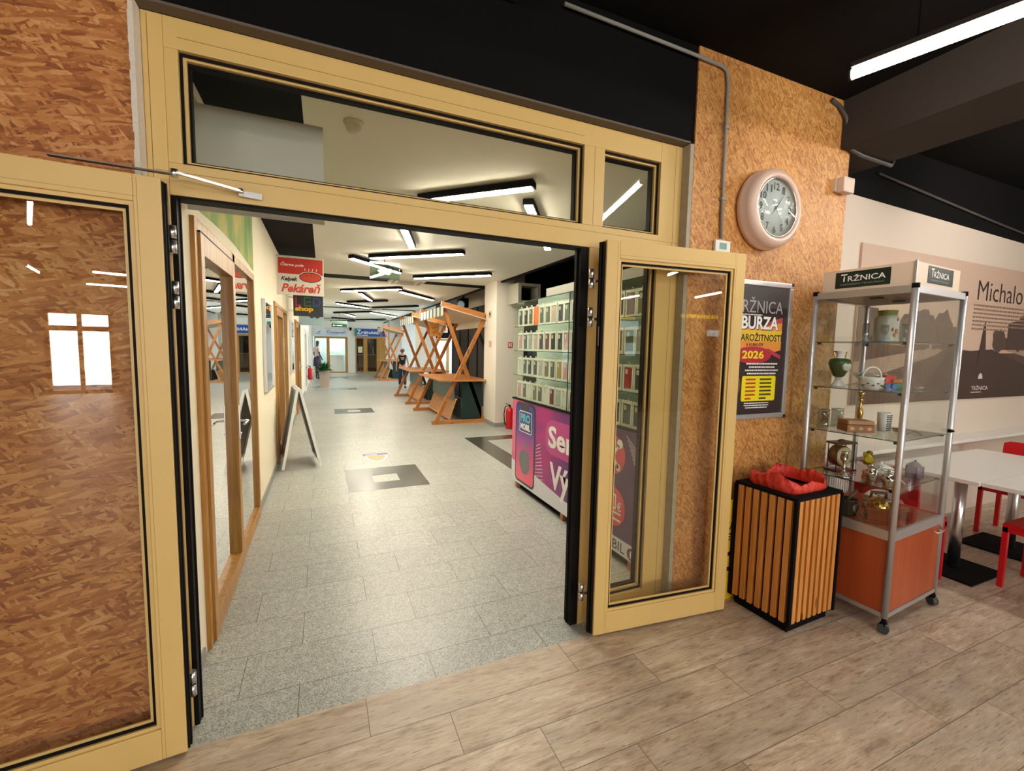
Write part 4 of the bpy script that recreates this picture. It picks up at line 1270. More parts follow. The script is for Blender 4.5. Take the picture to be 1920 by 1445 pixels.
# screens and yellow sign at the far back of the cafe (seen in the glass)
for i, (x0, x1, z0, z1, lb) in enumerate(((5.38, 5.95, 2.10, 2.33, 'wide lit screen'), (5.62, 5.90, 1.45, 1.78, 'upright lit screen'), (7.95, 8.35, 2.0, 2.16, 'small lit screen'))):
    r = root('menu_screen', lb + ' on the serving wall behind the viewer', 'screen', (x0, -6.1, z0))
    part('casing', MB().box(x0 - .03, x1 + .03, -6.16, -6.1, z0 - .03, z1 + .03), 'black', r, True)
    part('display', MB().box(x0, x1, -6.099, -6.095, z0, z1), 'screen', r, True)
r = root('yellow_letter_sign', 'yellow glowing letter sign on the serving wall behind the viewer', 'sign', (6.5, -6.1, 2.4))
part('backing', MB().box(5.0, 8.4, -6.16, -6.1, 2.38, 2.56), 'black', r, True)
Plane((8.4, -6.1, 2.38), (-1, 0, 0), (0, 0, 1), r).scrawl(.15, .03, 1.9, .20, 1, 'yellowled', .004, 5)
struct('wall_serving', MB().box(4.9, 11, -6.3, -6.16, 0, 3.32), 'black2')

# ================================================================== CORRIDOR LEFT: SHOPFRONTS
def shopfront(name, label, y0, ym, y1, zt, matf, handle=True):
    r = root(name, label, 'shop door', (XL, y0, 0), 0, None, 'structure')
    x0, x1 = XL - .05, XL + .02
    f = MB()
    fw = .05
    f.box(x0, x1, y0, y0 + fw, 0, zt, bev=.003).box(x0, x1, ym - .03, ym + .05, 0, zt, bev=.003).box(x0, x1, y1 - fw, y1, 0, zt, bev=.003)
    f.box(x0, x1, y0 + fw, y1 - fw, zt - .055, zt, bev=.003).box(x0, x1, ym + .05, y1 - fw, 0, .09, bev=.003)
    part('frame', f, matf, r, True)
    l = MB()
    a, b = y0 + fw + .006, ym - .036
    l.box(x0 + .015, x1 + .012, a, a + .07, .01, zt - .065, bev=.003).box(x0 + .015, x1 + .012, b - .075, b, .01, zt - .065, bev=.003)
    l.box(x0 + .015, x1 + .012, a + .07, b - .075, zt - .17, zt - .065, bev=.003).box(x0 + .015, x1 + .012, a + .07, b - .075, .01, .13, bev=.003)
    lf = part('door_leaf', l, matf, r, True)
    part('gasket', MB().box(x1 - .006, x1 + .0105, b, b + .006, .01, zt - .06).box(x1 - .006, x1 + .0105, a, b, zt - .065, zt - .056), 'gasket', r, True)
    part('glass', MB().box(XL - .012, XL - .006, a + .07, b - .075, .13, zt - .17), 'glassshop', lf, True)
    part('glass', MB().box(XL - .012, XL - .006, ym + .05, y1 - fw, .09, zt - .055), 'glassshop', r, True)
    if handle:
        hx = x1 + .012
        h = part('handle', MB().box(hx, hx + .008, b - .055, b - .025, .93, 1.17, bev=.003).cyl((hx, b - .04, 1.06), (hx + .055, b - .04, 1.06), .009).tube([(hx + .055, b - .04, 1.06), (hx + .058, b - .09, 1.06), (hx + .052, b - .17, 1.055)], .009, 8).cyl((hx, b - .04, .97), (hx + .015, b - .04, .97), .008), 'chrome', lf, True)
    return r


shopfront('door_4', 'oiled oak shop door with tall sidelight just past the entrance', 2.60, 3.60, 4.60, 2.205, 'frame_wood')
shopfront('door_5', 'second oiled oak shopfront beyond the A frame board', 6.45, 7.55, 8.50, 2.14, 'frame_wood', False)
shopfront('door_6', 'third oiled oak shopfront under the second projecting sign', 10.9, 12.1, 13.2, 2.14, 'frame_wood', True)
shopfront('door_7', 'white framed shopfront far along the corridor', 15.9, 16.9, 17.9, 2.10, 'white', False)
shopfront('door_8', 'white framed shopfront near the potted plant', 19.4, 20.3, 21.2, 2.10, 'white', False)
# rooms behind the shop windows
struct('wall_shop_rooms', MB().box(-3.2, -3.1, 2.4, YE, 0, 2.9).box(-3.1, -.70, 2.32, 2.42, 0, 2.9).box(-3.1, -.70, 5.4, 5.5, 0, 2.9).box(-3.1, -.70, 10, 10.1, 0, 2.9).box(-3.1, -.70, 14.4, 14.5, 0, 2.9).box(-3.1, -.70, YE - .1, YE, 0, 2.9), 'cream')
struct('ceiling_shop_rooms', MB().box(-3.2, -.70, 2.3, YE, 2.9, 2.95), 'white')
struct('floor_shop_rooms', MB().box(-3.2, -.70, 2.3, YE, -.1, 0), 'granite')

# painted mural above the first shopfront
mu = root('painted_mural', 'soft green and yellow painted mural above the first shop door', 'mural', (XL, 3.6, 2.24))
MP = Plane((XL, 4.72, 2.235), (0, -1, 0), (0, 0, 1), mu)
MP.n = -MP.n if MP.n.x < 0 else MP.n
t = NT('mural_green')
nn = t.noise(t.mapping(t.obj(), sc=(1, 1.2, .6)), 2.4, 3)
t.base(t.mix(1.0, t.ramp(nn, [(.35, srgb(112, 150, 88)), (.5, srgb(146, 170, 98)), (.62, srgb(196, 186, 110)), (.75, srgb(214, 180, 112))]), (.95, .95, .95, 1), 'MULTIPLY'), .8)
M['mural'] = t.m
pts = [(0, .60), (0, .02)]
pts += [(.10 + 2.0 * i / 12, .025 + .045 * math.sin(i / 12 * pi)) for i in range(13)]
pts += [(2.10, .60)]
part('painting', MB().prism(pts, (XL + .0008, 4.72, 2.235), (0, -1, 0), (0, 0, 1), -.0012), 'mural', mu, True)

# framed glossy info boxes on the wall
for (y0, y1, z0, z1, lb) in ((5.25, 5.93, 1.08, 2.06, 'silver framed notice case on the cream wall before the second shopfront'), (9.35, 10.1, 1.05, 2.03, 'slim silver notice case on the wall beyond the second shopfront')):
    r = root('notice_case', lb, 'notice case', (XL, (y0 + y1) / 2, z0))
    f = MB()
    for b in ((y0, y0 + .03, z0, z1), (y1 - .03, y1, z0, z1), (y0 + .03, y1 - .03, z0, z0 + .03), (y0 + .03, y1 - .03, z1 - .03, z1)):
        f.box(XL, XL + .035, b[0], b[1], b[2], b[3], bev=.004)
    part('frame', f, 'alu', r, True)
    part('sheet', MB().box(XL + .001, XL + .006, y0 + .03, y1 - .03, z0 + .03, z1 - .03), C('notice_sheet', (150, 146, 150), .3), r, True)
    part('glass', MB().box(XL + .024, XL + .027, y0 + .03, y1 - .03, z0 + .03, z1 - .03), 'glassshop', r, True)

# projecting signs
sy = 7.0
SG = root('bakery_sign', 'red and white projecting bakery sign with steaming bread picture', 'sign', (-.28, sy, 2.28))
part('board', MB().box(-.572, .022, sy, sy + .03, 2.285, 2.805, bev=.003), C('sign_white', (226, 224, 212), .4), SG, True)
part('bracket', MB().box(XL, -.565, sy + .005, sy + .025, 2.80, 2.83).box(XL, -.3, sy + .01, sy + .02, 2.805, 2.82), 'alu', SG, True)
B = Plane((-.572, sy, 2.285), (1, 0, 0), (0, 0, 1), SG)
RD = C('sign_red', (196, 46, 30), .4)
B.poly('red_band', rc(.012, .29, .582, .508), RD, .001)
B.poly('bread_outline', circ(.42, .255, .145, .072), C('bread_dark', (90, 30, 20), .4), .003)
B.poly('bread_halo', circ(.42, .255, .155, .082), C('sign_white', (226, 224, 212), .4), .002)
B.poly('bread', circ(.42, .255, .132, .060), C('bread_red', (206, 66, 40), .4), .004)
for i in range(3):
    B.poly('bread_cut', [(.36 + i * .05, .265), (.385 + i * .05, .300), (.392 + i * .05, .300), (.368 + i * .05, .262)], C('bread_dark', (90, 30, 20), .4), .005)
for i, x in enumerate((.34, .39, .44, .49)):
    B.poly('steam', [(x, .345), (x + .01, .365), (x + .002, .38), (x + .008, .38), (x + .018, .363), (x + .008, .345)], 'white_txt', .003)
B.text('Čierne pole', .045, .385, .29, .062, 'white_txt', .003, .02, .3)
B.text('Kelpek', .045, .175, .21, .075, 'black_txt', .003, .03, .3)
B.text('Pekáreň', .045, .035, .51, .13, C('letter_red', (204, 62, 36), .4), .003, .03, .3)

sy = 9.2
SL = root('led_shop_sign', 'black projecting sign with coloured outline letters and yellow shop word', 'sign', (-.24, sy, 2.08))
part('board', MB().box(-.50, .010, sy, sy + .03, 2.115, 2.52, bev=.003), C('sign_black', (16, 16, 28), .35), SL, True)
part('bracket', MB().box(XL, -.48, sy + .008, sy + .022, 2.45, 2.47).box(XL, -.48, sy + .008, sy + .022, 2.2, 2.22), 'alu', SL, True)
Bq = Plane((-.50, sy, 2.115), (1, 0, 0), (0, 0, 1), SL)
Bq.text('L', .03, .185, .10, .17, C('neon_red', (150, 30, 60)), .003, .03)
Bq.text('E', .18, .185, .12, .17, C('neon_green', (40, 110, 50)), .003, .02)
Bq.text('E', .20, .205, .08, .13, C('sign_black', (16, 16, 28), .35), .004, -.01)
Bq.text('D', .33, .185, .14, .17, C('neon_blue', (24, 70, 130)), .003, .03)
Bq.text('D', .36, .215, .08, .11, C('sign_black', (16, 16, 28), .35), .004, .0)
Bq.text('shop', .03, .07, .31, .115, C('shop_yellow', (236, 176, 20)), .003, .05)

sy = 12.6
SB = root('blue_projecting_sign', 'pale blue projecting sign showing dark sunglasses under the black shop sign', 'sign', (-.2, sy, 2.1))
part('board', MB().box(-.56, .02, sy, sy + .03, 2.08, 2.50, bev=.003), C('pale_blue', (150, 176, 190), .5), SB, True)
part('bracket', MB().box(XL, -.55, sy + .008, sy + .022, 2.44, 2.46), 'alu', SB, True)
Bs = Plane((-.56, sy, 2.08), (1, 0, 0), (0, 0, 1), SB)
Bs.polys('glasses_print', [circ(.30, .22, .055, .04), circ(.43, .22, .055, .04), rc(.34, .22, .40, .235)], C('glasses_navy', (24, 44, 74)), .002)
Bs.poly('smile_print', [(.33, .10), (.37, .085), (.41, .10), (.41, .107), (.37, .094), (.33, .107)], C('pale_line', (196, 206, 206)), .002)

# A-frame board
AB = root('a_frame_board', 'white framed folding A board with colourful poster standing on the corridor floor', 'sign', (-.28, 6.4, 0))
AT = 1.02
y0, y1 = 6.15, 6.75
def aleaf(nm, xb, xt, mat_panel):
    f = MB()
    d = Vector((xt - xb, 0, AT)).normalized()
    for yy in (y0, y1):
        f.bar((xb, yy, .008), (xt, yy, AT), .03, .032, (1, 0, 0))
    f.bar((xb, y0, .03) if False else (xb + d.x * .10, y0, .10), (xb + d.x * .10, y1, .10), .03, .03)
    f.bar((xt - d.x * .02, y0, AT - .02), (xt - d.x * .02, y1, AT - .02), .03, .03)
    l = part(nm, f, C('board_white', (228, 230, 226), .4), AB, True)
    nx = Vector((d.z, 0, -d.x)) * (.006 if xb > xt else -.006)
    a, b = Vector((xb, y0 + .016, 0)) + d * .11, Vector((xb, y0 + .016, 0)) + d * (AT - .03)
    pm_ = MB().prism([(0, 0), (y1 - y0 - .032, 0), (y1 - y0 - .032, (b - a).length), (0, (b - a).length)], a, (0, 1, 0), d, .006)
    part('poster', pm_, mat_panel, l, True)
t = NT('colourful_poster')
nn = t.n('ShaderNodeTexVoronoi', {'Vector': t.mapping(t.obj(), sc=(2, 6, 6)), 'Scale': 1.3}).outputs['Color']
t.base(t.mix(.62, nn, t.ramp(t.n('ShaderNodeSeparateXYZ', {0: t.obj()}).outputs[2], [(.1, srgb(190, 30, 50)), (.4, srgb(110, 90, 110)), (.8, srgb(50, 120, 150))])), .4)
M['aposter'] = t.m
aleaf('front_leaf', -.50, -.315, 'aposter')
aleaf('rear_leaf', -.055, -.285, C('board_grey', (120, 116, 110)))
part('hinge', MB().bar((-.30, y0 + .05, AT + .006), (-.30, y0 + .11, AT + .006), .04, .012).bar((-.30, y1 - .11, AT + .006), (-.30, y1 - .05, AT + .006), .04, .012), 'alu', AB, True)

AB.location = (-.31, 6.4, 0)
AB.rotation_euler = (0, 0, math.radians(8))

# floor inlays and sticker
for i, (x0, x1, y0_, y1_, lb) in enumerate(((.228, 1.118, 4.96, 5.885, 'first dark square'), (.22, 1.105, 10.83, 11.65, 'second dark square'), (.23, 1.09, 16.6, 17.2, 'third dark square'), (.25, 1.05, 22.3, 22.9, 'fourth dark square'))):
    ix0, ix1 = x0 + .295, x0 + .592
    iy0, iy1 = y0_ + (y1_ - y0_) * .30, y0_ + (y1_ - y0_) * .63
    f = MB().box(x0, ix0, y0_, y1_, 0, .0015).box(ix1, x1, y0_, y1_, 0, .0015).box(ix0, ix1, y0_, iy0, 0, .0015).box(ix0, ix1, iy1, y1_, 0, .0015)
    struct('floor_inlay', f, 'darkgranite')
f = MB().box(2.258, 2.57, 3.9, 7.34, 0, .0015).box(2.57, 4.5, 7.03, 7.34, 0, .0015)
struct('floor_inlay_border', f, 'darkgranite')
stk = root('floor_sticker', 'blue and orange shield shaped sticker on the corridor floor', 'sticker', (.67, 6.4, 0))
Fp = Plane((.50, 6.16, 0), (1, 0, 0), (0, 1, 0), stk)
Fp.poly('sticker_base', [(0, .50), (.35, .50), (.33, .25), (.25, .06), (.175, 0), (.10, .06), (.03, .25)], C('sticker_white', (206, 206, 214)), .0006)
Fp.poly('sticker_orange', [(.05, .38), (.30, .38), (.28, .22), (.22, .10), (.175, .07), (.13, .10), (.07, .22)], C('sticker_orange', (232, 176, 130)), .0016)
Fp.poly('sticker_blue', [(0, .41), (.35, .41), (.35, .50), (0, .50)], C('sticker_blue', (92, 104, 150)), .0018)
Fp.scrawl(.04, .43, .27, .05, 1, 'white_txt', .0026, 3)
# ================================================================== CORRIDOR LAMPS
ZL = 2.832
LM = [('a', (.79, 3.92), (1.528, 3.189), 1), ('b', (.70, 4.5), (1.063, 5.777), 1), ('c', (1.652, 3.568), (2.63, 5.044), 1), ('d', (.387, 6.867), (1.234, 7.842), 1), ('e', (.64, 6.74), (1.756, 5.802), 1),
      ('f', (1.561, 8.324), (2.69, 7.264), 1), ('g', (.41, 11.185), (1.61, 10.018), 1), ('h', (1.667, 10.523), (2.764, 11.975), 1), ('i', (.843, 11.40), (1.265, 13.122), 1),
      ('j', (.687, 14.028), (1.689, 13.011), 0), ('k', (.394, 14.599), (1.453, 15.82), 1), ('l', (1.551, 15.751), (2.796, 14.189), 0), ('m', (.412, 19.133), (1.688, 17.552), 0),
      ('n', (1.698, 17.853), (2.944, 19.762), 1), ('o', (.866, 19.474), (1.311, 20.8), 1), ('p', (.4, 22.6), (1.45, 23.8), 0), ('q', (1.55, 23.8), (2.8, 22.2), 0), ('r', (.4, 25.9), (1.6, 25.0), 0)]
LBL = {'a': 'black channel lamp lit white, first one behind the transom glass', 'b': 'lit black channel lamp pointing down the corridor near the glass information sign',
       'c': 'short looking lit black channel lamp partly behind the transom bar by the mullion', 'd': 'lit black channel lamp slanting past the hanging glass sign',
       'e': 'lit black channel lamp touching the hanging glass sign on its far end', 'f': 'lit black channel lamp just before the ceiling cassette unit',
       'g': 'lit black channel lamp beyond the ceiling cassette unit', 'h': 'lit black channel lamp meeting its neighbour in a V beyond the cassette', 'i': 'short lit black channel lamp pointing away beyond the cassette',
       'j': 'unlit black channel lamp crossing behind the short lit one', 'k': 'lit black channel lamp in the middle of the corridor ceiling', 'l': 'unlit black channel lamp before the second ceiling slot',
       'm': 'unlit black channel lamp above the second glass sign', 'n': 'lit black channel lamp deep in the corridor on the stall side', 'o': 'short lit black channel lamp deep in the corridor above the green exit sign',
       'p': 'unlit black channel lamp close to the end wall', 'q': 'unlit black channel lamp close to the end wall on the stall side', 'r': 'last unlit black channel lamp before the end wall'}
for k, a, b, on in LM:
    a = Vector((a[0], a[1], 0)); b = Vector((b[0], b[1], 0))
    r = root('channel_lamp', LBL[k], 'ceiling lamp', (a.x, a.y, ZC - .1), 0, 'black channel lamps on the corridor ceiling')
    up = Vector((0, 0, 1))
    part('channel', MB().bar(a + up * (ZL + .034), b + up * (ZL + .034), .095, .050, bev=.003), 'black', r, True)
    d = (b - a).normalized() * .02
    part('diffuser', MB().bar(a + d + up * (ZL + .004), b - d + up * (ZL + .004), .070, .012), 'tubec' if on else 'tubeoff', r, True)
    part('clip', MB().bar(a.lerp(b, .15) + up * (ZL + .058), a.lerp(b, .19) + up * (ZL + .058), .03, .006).bar(a.lerp(b, .8) + up * (ZL + .058), a.lerp(b, .84) + up * (ZL + .058), .03, .006), 'alu', r, True)

# ceiling cassette units
for (x0, x1, y0_, y1_, lb) in ((1.24, 1.92, 8.90, 9.58, 'white ceiling cassette air unit between the two black slots'), (1.30, 1.95, 16.4, 17.05, 'white ceiling cassette air unit deeper in the corridor')):
    r = root('ceiling_cassette', lb, 'air conditioner', ((x0 + x1) / 2, (y0_ + y1_) / 2, ZC - .03))
    part('cover', MB().box(x0, x1, y0_, y1_, ZC - .022, ZC, bev=.006), C('cassette_white', (206, 200, 182)), r, True)
    part('grille', MB().box(x0 + .18, x1 - .18, y0_ + .18, y1_ - .18, ZC - .026, ZC - .020), C('cassette_grille', (150, 138, 118)), r, True)
    v = MB()
    v.box(x0 + .12, x1 - .12, y0_ + .06, y0_ + .10, ZC - .024, ZC - .020).box(x0 + .12, x1 - .12, y1_ - .10, y1_ - .06, ZC - .024, ZC - .020)
    v.box(x0 + .06, x0 + .10, y0_ + .12, y1_ - .12, ZC - .024, ZC - .020).box(x1 - .10, x1 - .06, y0_ + .12, y1_ - .12, ZC - .024, ZC - .020)
    part('air_slot', v, C('cassette_slot', (120, 108, 90)), r, True)
# smoke detector seen through the transom
sd = root('smoke_detector', 'white ceiling smoke detector seen through the transom glass', 'detector', (.185, 2.86, ZC))
part('base', MB().lathe([(0, 0), (.058, 0), (.056, -.012), (.048, -.02), (0, -.02)]), C('detector_white', (226, 222, 206)), sd)
part('head', MB().lathe([(.046, -.02), (.044, -.035), (.036, -.055), (.024, -.062), (0, -.062)]), C('detector_white', (226, 222, 206)), sd)
# hanging glass information signs
for (cx_, y_, w_, z0, z1, lb, arrow) in ((.845, 6.75, .42, 2.56, 2.815, 'green tinted glass information plate hung from the ceiling on a short rod', False), (.64, 20.0, .62, 2.33, 2.60, 'green exit plate with white arrow hung deep in the corridor', True)):
    r = root('hanging_glass_sign', lb, 'sign', (cx_, y_, z0))
    part('plate', MB().box(cx_ - w_ / 2, cx_ + w_ / 2, y_, y_ + .006, z0, z1 - .02), glass('plate_glass', (206, 226, 214), 1.2, .10) if not arrow else C('plate_green', (120, 160, 140), .3), r, True)
    part('top_clamp', MB().box(cx_ - w_ / 2, cx_ + w_ / 2, y_ - .006, y_ + .012, z1 - .04, z1 - .01), C('clamp_grey', (160, 170, 160), .4), r, True)
    part('rod', MB().cyl((cx_, y_ + .003, z1 - .02), (cx_, y_ + .003, ZC), .008).lathe([(0, ZC - .001), (.03, ZC - .001), (.03, ZC - .008), (0, ZC - .012)], (cx_, y_ + .003, 0)), 'dark_metal', r, True)
    pp = Plane((cx_ - w_ / 2, y_, z0), (1, 0, 0), (0, 0, 1), r)
    if arrow:
        pp.poly('dark_band', rc(.0, .0, .60, .13), C('exit_dark', (26, 60, 46)), .001)
        pp.poly('arrow', [(.04, .065), (.10, .11), (.10, .08), (.16, .08), (.16, .05), (.10, .05), (.10, .02)], 'white_txt', .003)
        pp.scrawl(.20, .02, .36, .09, 1, 'white_txt', .003, 12)
    else:
        pp.poly('green_print', [(.10, .12), (.16, .16), (.30, .16), (.33, .12), (.28, .08), (.14, .08)], C('exit_green', (84, 122, 104)), .001)
        pp.poly('white_print', rc(.20, .07, .28, .13), 'white_txt', .002)

# ================================================================== PHONE CASE KIOSK
KX, KY0, KY1 = 2.0, 2.32, 4.63
ks = root('phone_case_kiosk', 'glazed kiosk with purple printed base and shelves of boxed phone cases', 'kiosk', (KX, KY0, 0))
KD = .55
part('base_cabinet', MB().box(KX + .006, KX + KD, KY0, KY1, .08, 1.03), C('kiosk_white', (232, 232, 234), .4), ks, True)
part('plinth', MB().box(KX + .06, KX + KD - .04, KY0 + .1, KY1 - .08, 0, .085), 'black', ks, True)
for y in (2.45, 3.45, 4.50):
    part('foot', MB().box(KX + .02, KX + .08, y, y + .05, 0, .08), C('wood_block', (190, 130, 90)), ks, True)
part('counter_edge', MB().box(KX - .004, KX + KD, KY0, KY1 + .004, 1.022, 1.036), 'black', ks, True)
part('shelf_back', MB().box(KX + .30, KX + .31, KY0, KY1, 1.036, 2.10), C('kiosk_back', (214, 224, 216), .3), ks, True)
part('side_glass', MB().box(KX, KX + .30, KY1 - .004, KY1, 1.036, 2.10), 'kioskglass', ks, True)
KS = (1.036, 1.300, 1.570, 1.836, 2.10)
for z in KS[1:]:
    s_ = part('shelf', MB().box(KX + .008, KX + .30, KY0, KY1 - .005, z - .006, z), 'shelfglass', ks, True)
    part('shelf_edge', MB().box(KX + .004, KX + .008, KY0, KY1 - .005, z - .006, z), 'glassedge', s_, True)
part('front_glass', MB().box(KX, KX + .003, KY0, 3.40, 1.036, 2.10), 'kioskglass', ks, True)
part('front_glass', MB().box(KX, KX + .003, 3.41, KY1, 1.036, 2.10), 'kioskglass', ks, True)
part('glass_joint', MB().box(KX - .001, KX + .004, 3.40, 3.41, 1.036, 2.10), 'glassedge', ks, True)
part('header', MB().box(KX + .05, KX + KD, KY0, 3.95, 2.115, 2.19), C('header_grey', (150, 150, 138)), ks, True)
part('back_wall', MB().box(KX + .31, KX + KD, KY0, KY1, 1.036, 2.10), C('kiosk_white', (232, 232, 234), .4), ks, True)
# printed front: plane a runs from far end (y=KY1) toward the viewer (y=KY0)
KP = Plane((KX + .006, KY1, .08), (0, -1, 0), (0, 0, 1), ks)
L_ = KY1 - KY0
t = NT('kiosk_print_gradient')
sx_ = t.n('ShaderNodeSeparateXYZ', {0: t.obj()})
aa = t.math('SUBTRACT', L_, sx_.outputs[1])
c = t.ramp(t.math('DIVIDE', aa, L_), [(0, srgb(240, 110, 140)), (.07, srgb(232, 90, 150)), (.2, srgb(160, 48, 130)), (.36, srgb(184, 40, 128)), (.52, srgb(120, 52, 130)), (.75, srgb(72, 46, 96)), (1, srgb(92, 60, 110))])
c = t.mix(t.ramp(t.noise(t.mapping(t.obj(), rot=(.5, 0, 0), sc=(1, 1, 3)), 2.0, 2), [(.45, 0.0), (.6, .3)]), c, srgb(104, 40, 120))
t.base(c, .3)
M['kprint'] = t.m
KP.poly('printed_panel', rc(0, 0, L_, .94), 'kprint', .0005)
wt = C('kiosk_print_white', (228, 230, 236), .3)
KP.poly('white_sweep', [(0, 0), (L_, 0), (L_, .12), (1.9, .115), (1.2, .13), (.6, .20), (.3, .22), (0, .235)], wt, .0018)
KP.polys('hatching', [[(.62, .16 + .035 * i), (.80 - .008 * i, .20 + .035 * i), (.80 - .008 * i, .207 + .035 * i), (.62, .167 + .035 * i)] for i in range(11)], wt, .0024)
KP.poly('phone_outline', rrect(.10, .025, .60, .925, .07), C('phone_body_print', (60, 54, 66), .25), .003)
t = NT('phone_screen_print')
z_ = t.n('ShaderNodeSeparateXYZ', {0: t.obj()}).outputs[2]
t.base(t.ramp(z_, [(.15, srgb(244, 96, 120)), (.45, srgb(206, 70, 140)), (.7, srgb(96, 60, 160)), (.95, srgb(44, 52, 130))]), .25)
KP.poly('phone_screen', rrect(.125, .05, .575, .90, .055), t.m, .004)
KP.poly('phone_notch', rrect(.25, .85, .45, .90, .02), C('phone_body_print', (60, 54, 66), .25), .005)
ap = C('fruit_logo_grey', (112, 112, 120), .25)
ax_, ay_ = .36, .28
body = []
for i in range(40):
    a = 2 * pi * i / 40
    rx, ry = .145, .145
    x, y = rx * math.cos(a), ry * math.sin(a)
    if y > 0: y *= 1 - .20 * math.exp(-(x / .045) ** 2)
    if y < -.10: y *= 1 - .10 * math.exp(-(x / .03) ** 2)
    if x > .07:
        d_ = math.hypot(x - .175, y - .03)
        if d_ < .07: x = .175 - math.sqrt(max(.07 ** 2 - (y - .03) ** 2, 0))
    if y < 0: x *= 1 + y * 1.5
    body.append((ax_ + x, ay_ + y))
KP.poly('fruit_logo', body, ap, .005)
KP.poly('fruit_leaf', [(.355, .43), (.385, .435), (.415, .465), (.42, .50), (.385, .49), (.36, .46)], ap, .005)
KP.poly('logo_frame', rrect(.20, .60, .52, .835, .025), 'white_txt', .005)
KP.poly('logo_ground', rrect(.21, .61, .51, .825, .02), C('logo_navy', (40, 54, 120), .3), .006)
KP.text('PRO', .235, .715, .25, .09, C('logo_cyan', (100, 200, 220), .3), .007, .04)
KP.text('MOBIL', .235, .63, .25, .07, 'white_txt', .007, .05)
halo = C('halo_pink', (200, 76, 150), .3)
KP.poly('halo', rrect(.83, .50, 1.60, .84, .14), halo, .0018)
KP.text('Servis', .89, .565, .84, .215, 'white_txt', .003, .03)
KP.text('Výkup', .93, .10, .86, .33, 'white_txt', .003, .03)
pk = C('icon_red', (222, 76, 92), .3)
KP.poly('icon_disc', circ(1.93, .735, .15), pk, .003)
KP.poly('icon_disc', circ(1.95, .34, .15), pk, .003)
def sh(lst, dx, dy): return [[(x + dx, y + dy) for x, y in q] for q in lst]


KP.polys('wrench_icon', sh([[(1.63, .74), (1.65, .76), (1.80, .59), (1.78, .57)], circ(1.79, .585, .025, .03), [(1.66, .58), (1.645, .60), (1.78, .76), (1.80, .745)], circ(1.80, .765, .035, .035)], .21, .06), 'white_txt', .004)
KP.polys('hand_phone_icon', sh([rrect(1.66, .30, 1.76, .42, .012), rc(1.64, .27, 1.82, .285), rc(1.64, .22, 1.66, .29), rc(1.68, .22, 1.82, .235)], .23, .02), 'white_txt', .004)
KP.polys('icon_cut', sh([rrect(1.675, .315, 1.745, .405, .008)], .23, .02), pk, .005)
KP.text('€', 2.005, .32, .05, .07, 'white_txt', .005, .02)
KP.polys('hatching', [[(2.08 + .016 * i, .90 - .03 * i), (2.22 + .010 * i, .80 - .03 * i), (2.22 + .010 * i, .806 - .03 * i), (2.08 + .016 * i, .906 - .03 * i)] for i in range(7)], wt, .0024)
KP.text('PROMOBIL', 1.55, .02, .56, .075, C('print_dark_grey', (50, 50, 58)), .003, .01)
KP.poly('social_disc', circ(2.185, .055, .045), C('social_purple', (116, 40, 96), .3), .003)
KP.text('f', 2.170, .025, .03, .06, 'white_txt', .005, .03)

# phone cases : box card with window, case, hang tab
CC = {'black': (30, 30, 32), 'charcoal': (62, 66, 68), 'olive': (110, 104, 74), 'orange': (244, 118, 30), 'sage green': (96, 112, 100), 'blush pink': (214, 180, 168), 'navy': (44, 46, 74), 'marbled green': (90, 108, 96),
      'burgundy': (110, 40, 56), 'silver': (176, 180, 178), 'rose': (214, 150, 160), 'clear white': (222, 226, 222), 'golden': (170, 150, 84), 'red': (196, 40, 52), 'lilac': (150, 120, 140), 'slate': (80, 92, 100)}
rows = [  # bottom to top
    ['rose', 'slate', 'clear white', 'olive', 'charcoal', 'clear white', 'burgundy', 'silver', 'clear white', 'red', 'slate', 'silver', 'rose', 'charcoal', 'navy', 'slate', 'charcoal', 'burgundy'],
    ['clear white', 'sage green', 'charcoal', 'charcoal', 'silver', 'olive', 'marbled green', 'golden', 'rose', 'black', 'navy', 'blush pink', 'charcoal', 'rose', 'slate', 'red', 'charcoal', 'burgundy'],
    ['rose', 'slate', 'silver', 'blush pink', 'navy', 'burgundy', 'black', 'charcoal', 'rose', 'olive', 'charcoal', 'silver', 'navy', 'burgundy', 'lilac', 'marbled green', 'silver', 'charcoal'],
    ['charcoal', 'black', 'olive', 'orange', 'marbled green', 'sage green', 'blush pink', 'navy', 'marbled green', 'burgundy', 'rose', 'silver', 'black', 'sage green', 'black', 'lilac', 'olive', 'slate']]
SHN = ('counter shelf', 'shelf above the counter', 'shelf below the top one', 'top shelf')
ORD = ('first', 'second', 'third', 'fourth', 'fifth', 'sixth', 'seventh', 'eighth', 'ninth', 'tenth', 'eleventh', 'twelfth', 'thirteenth', 'fourteenth', 'fifteenth', 'sixteenth', 'seventeenth', 'eighteenth')
proto = {}
cardm = C('case_card_white', (232, 232, 222), .5)
backm = C('case_card_shade', (150, 154, 148), .5)


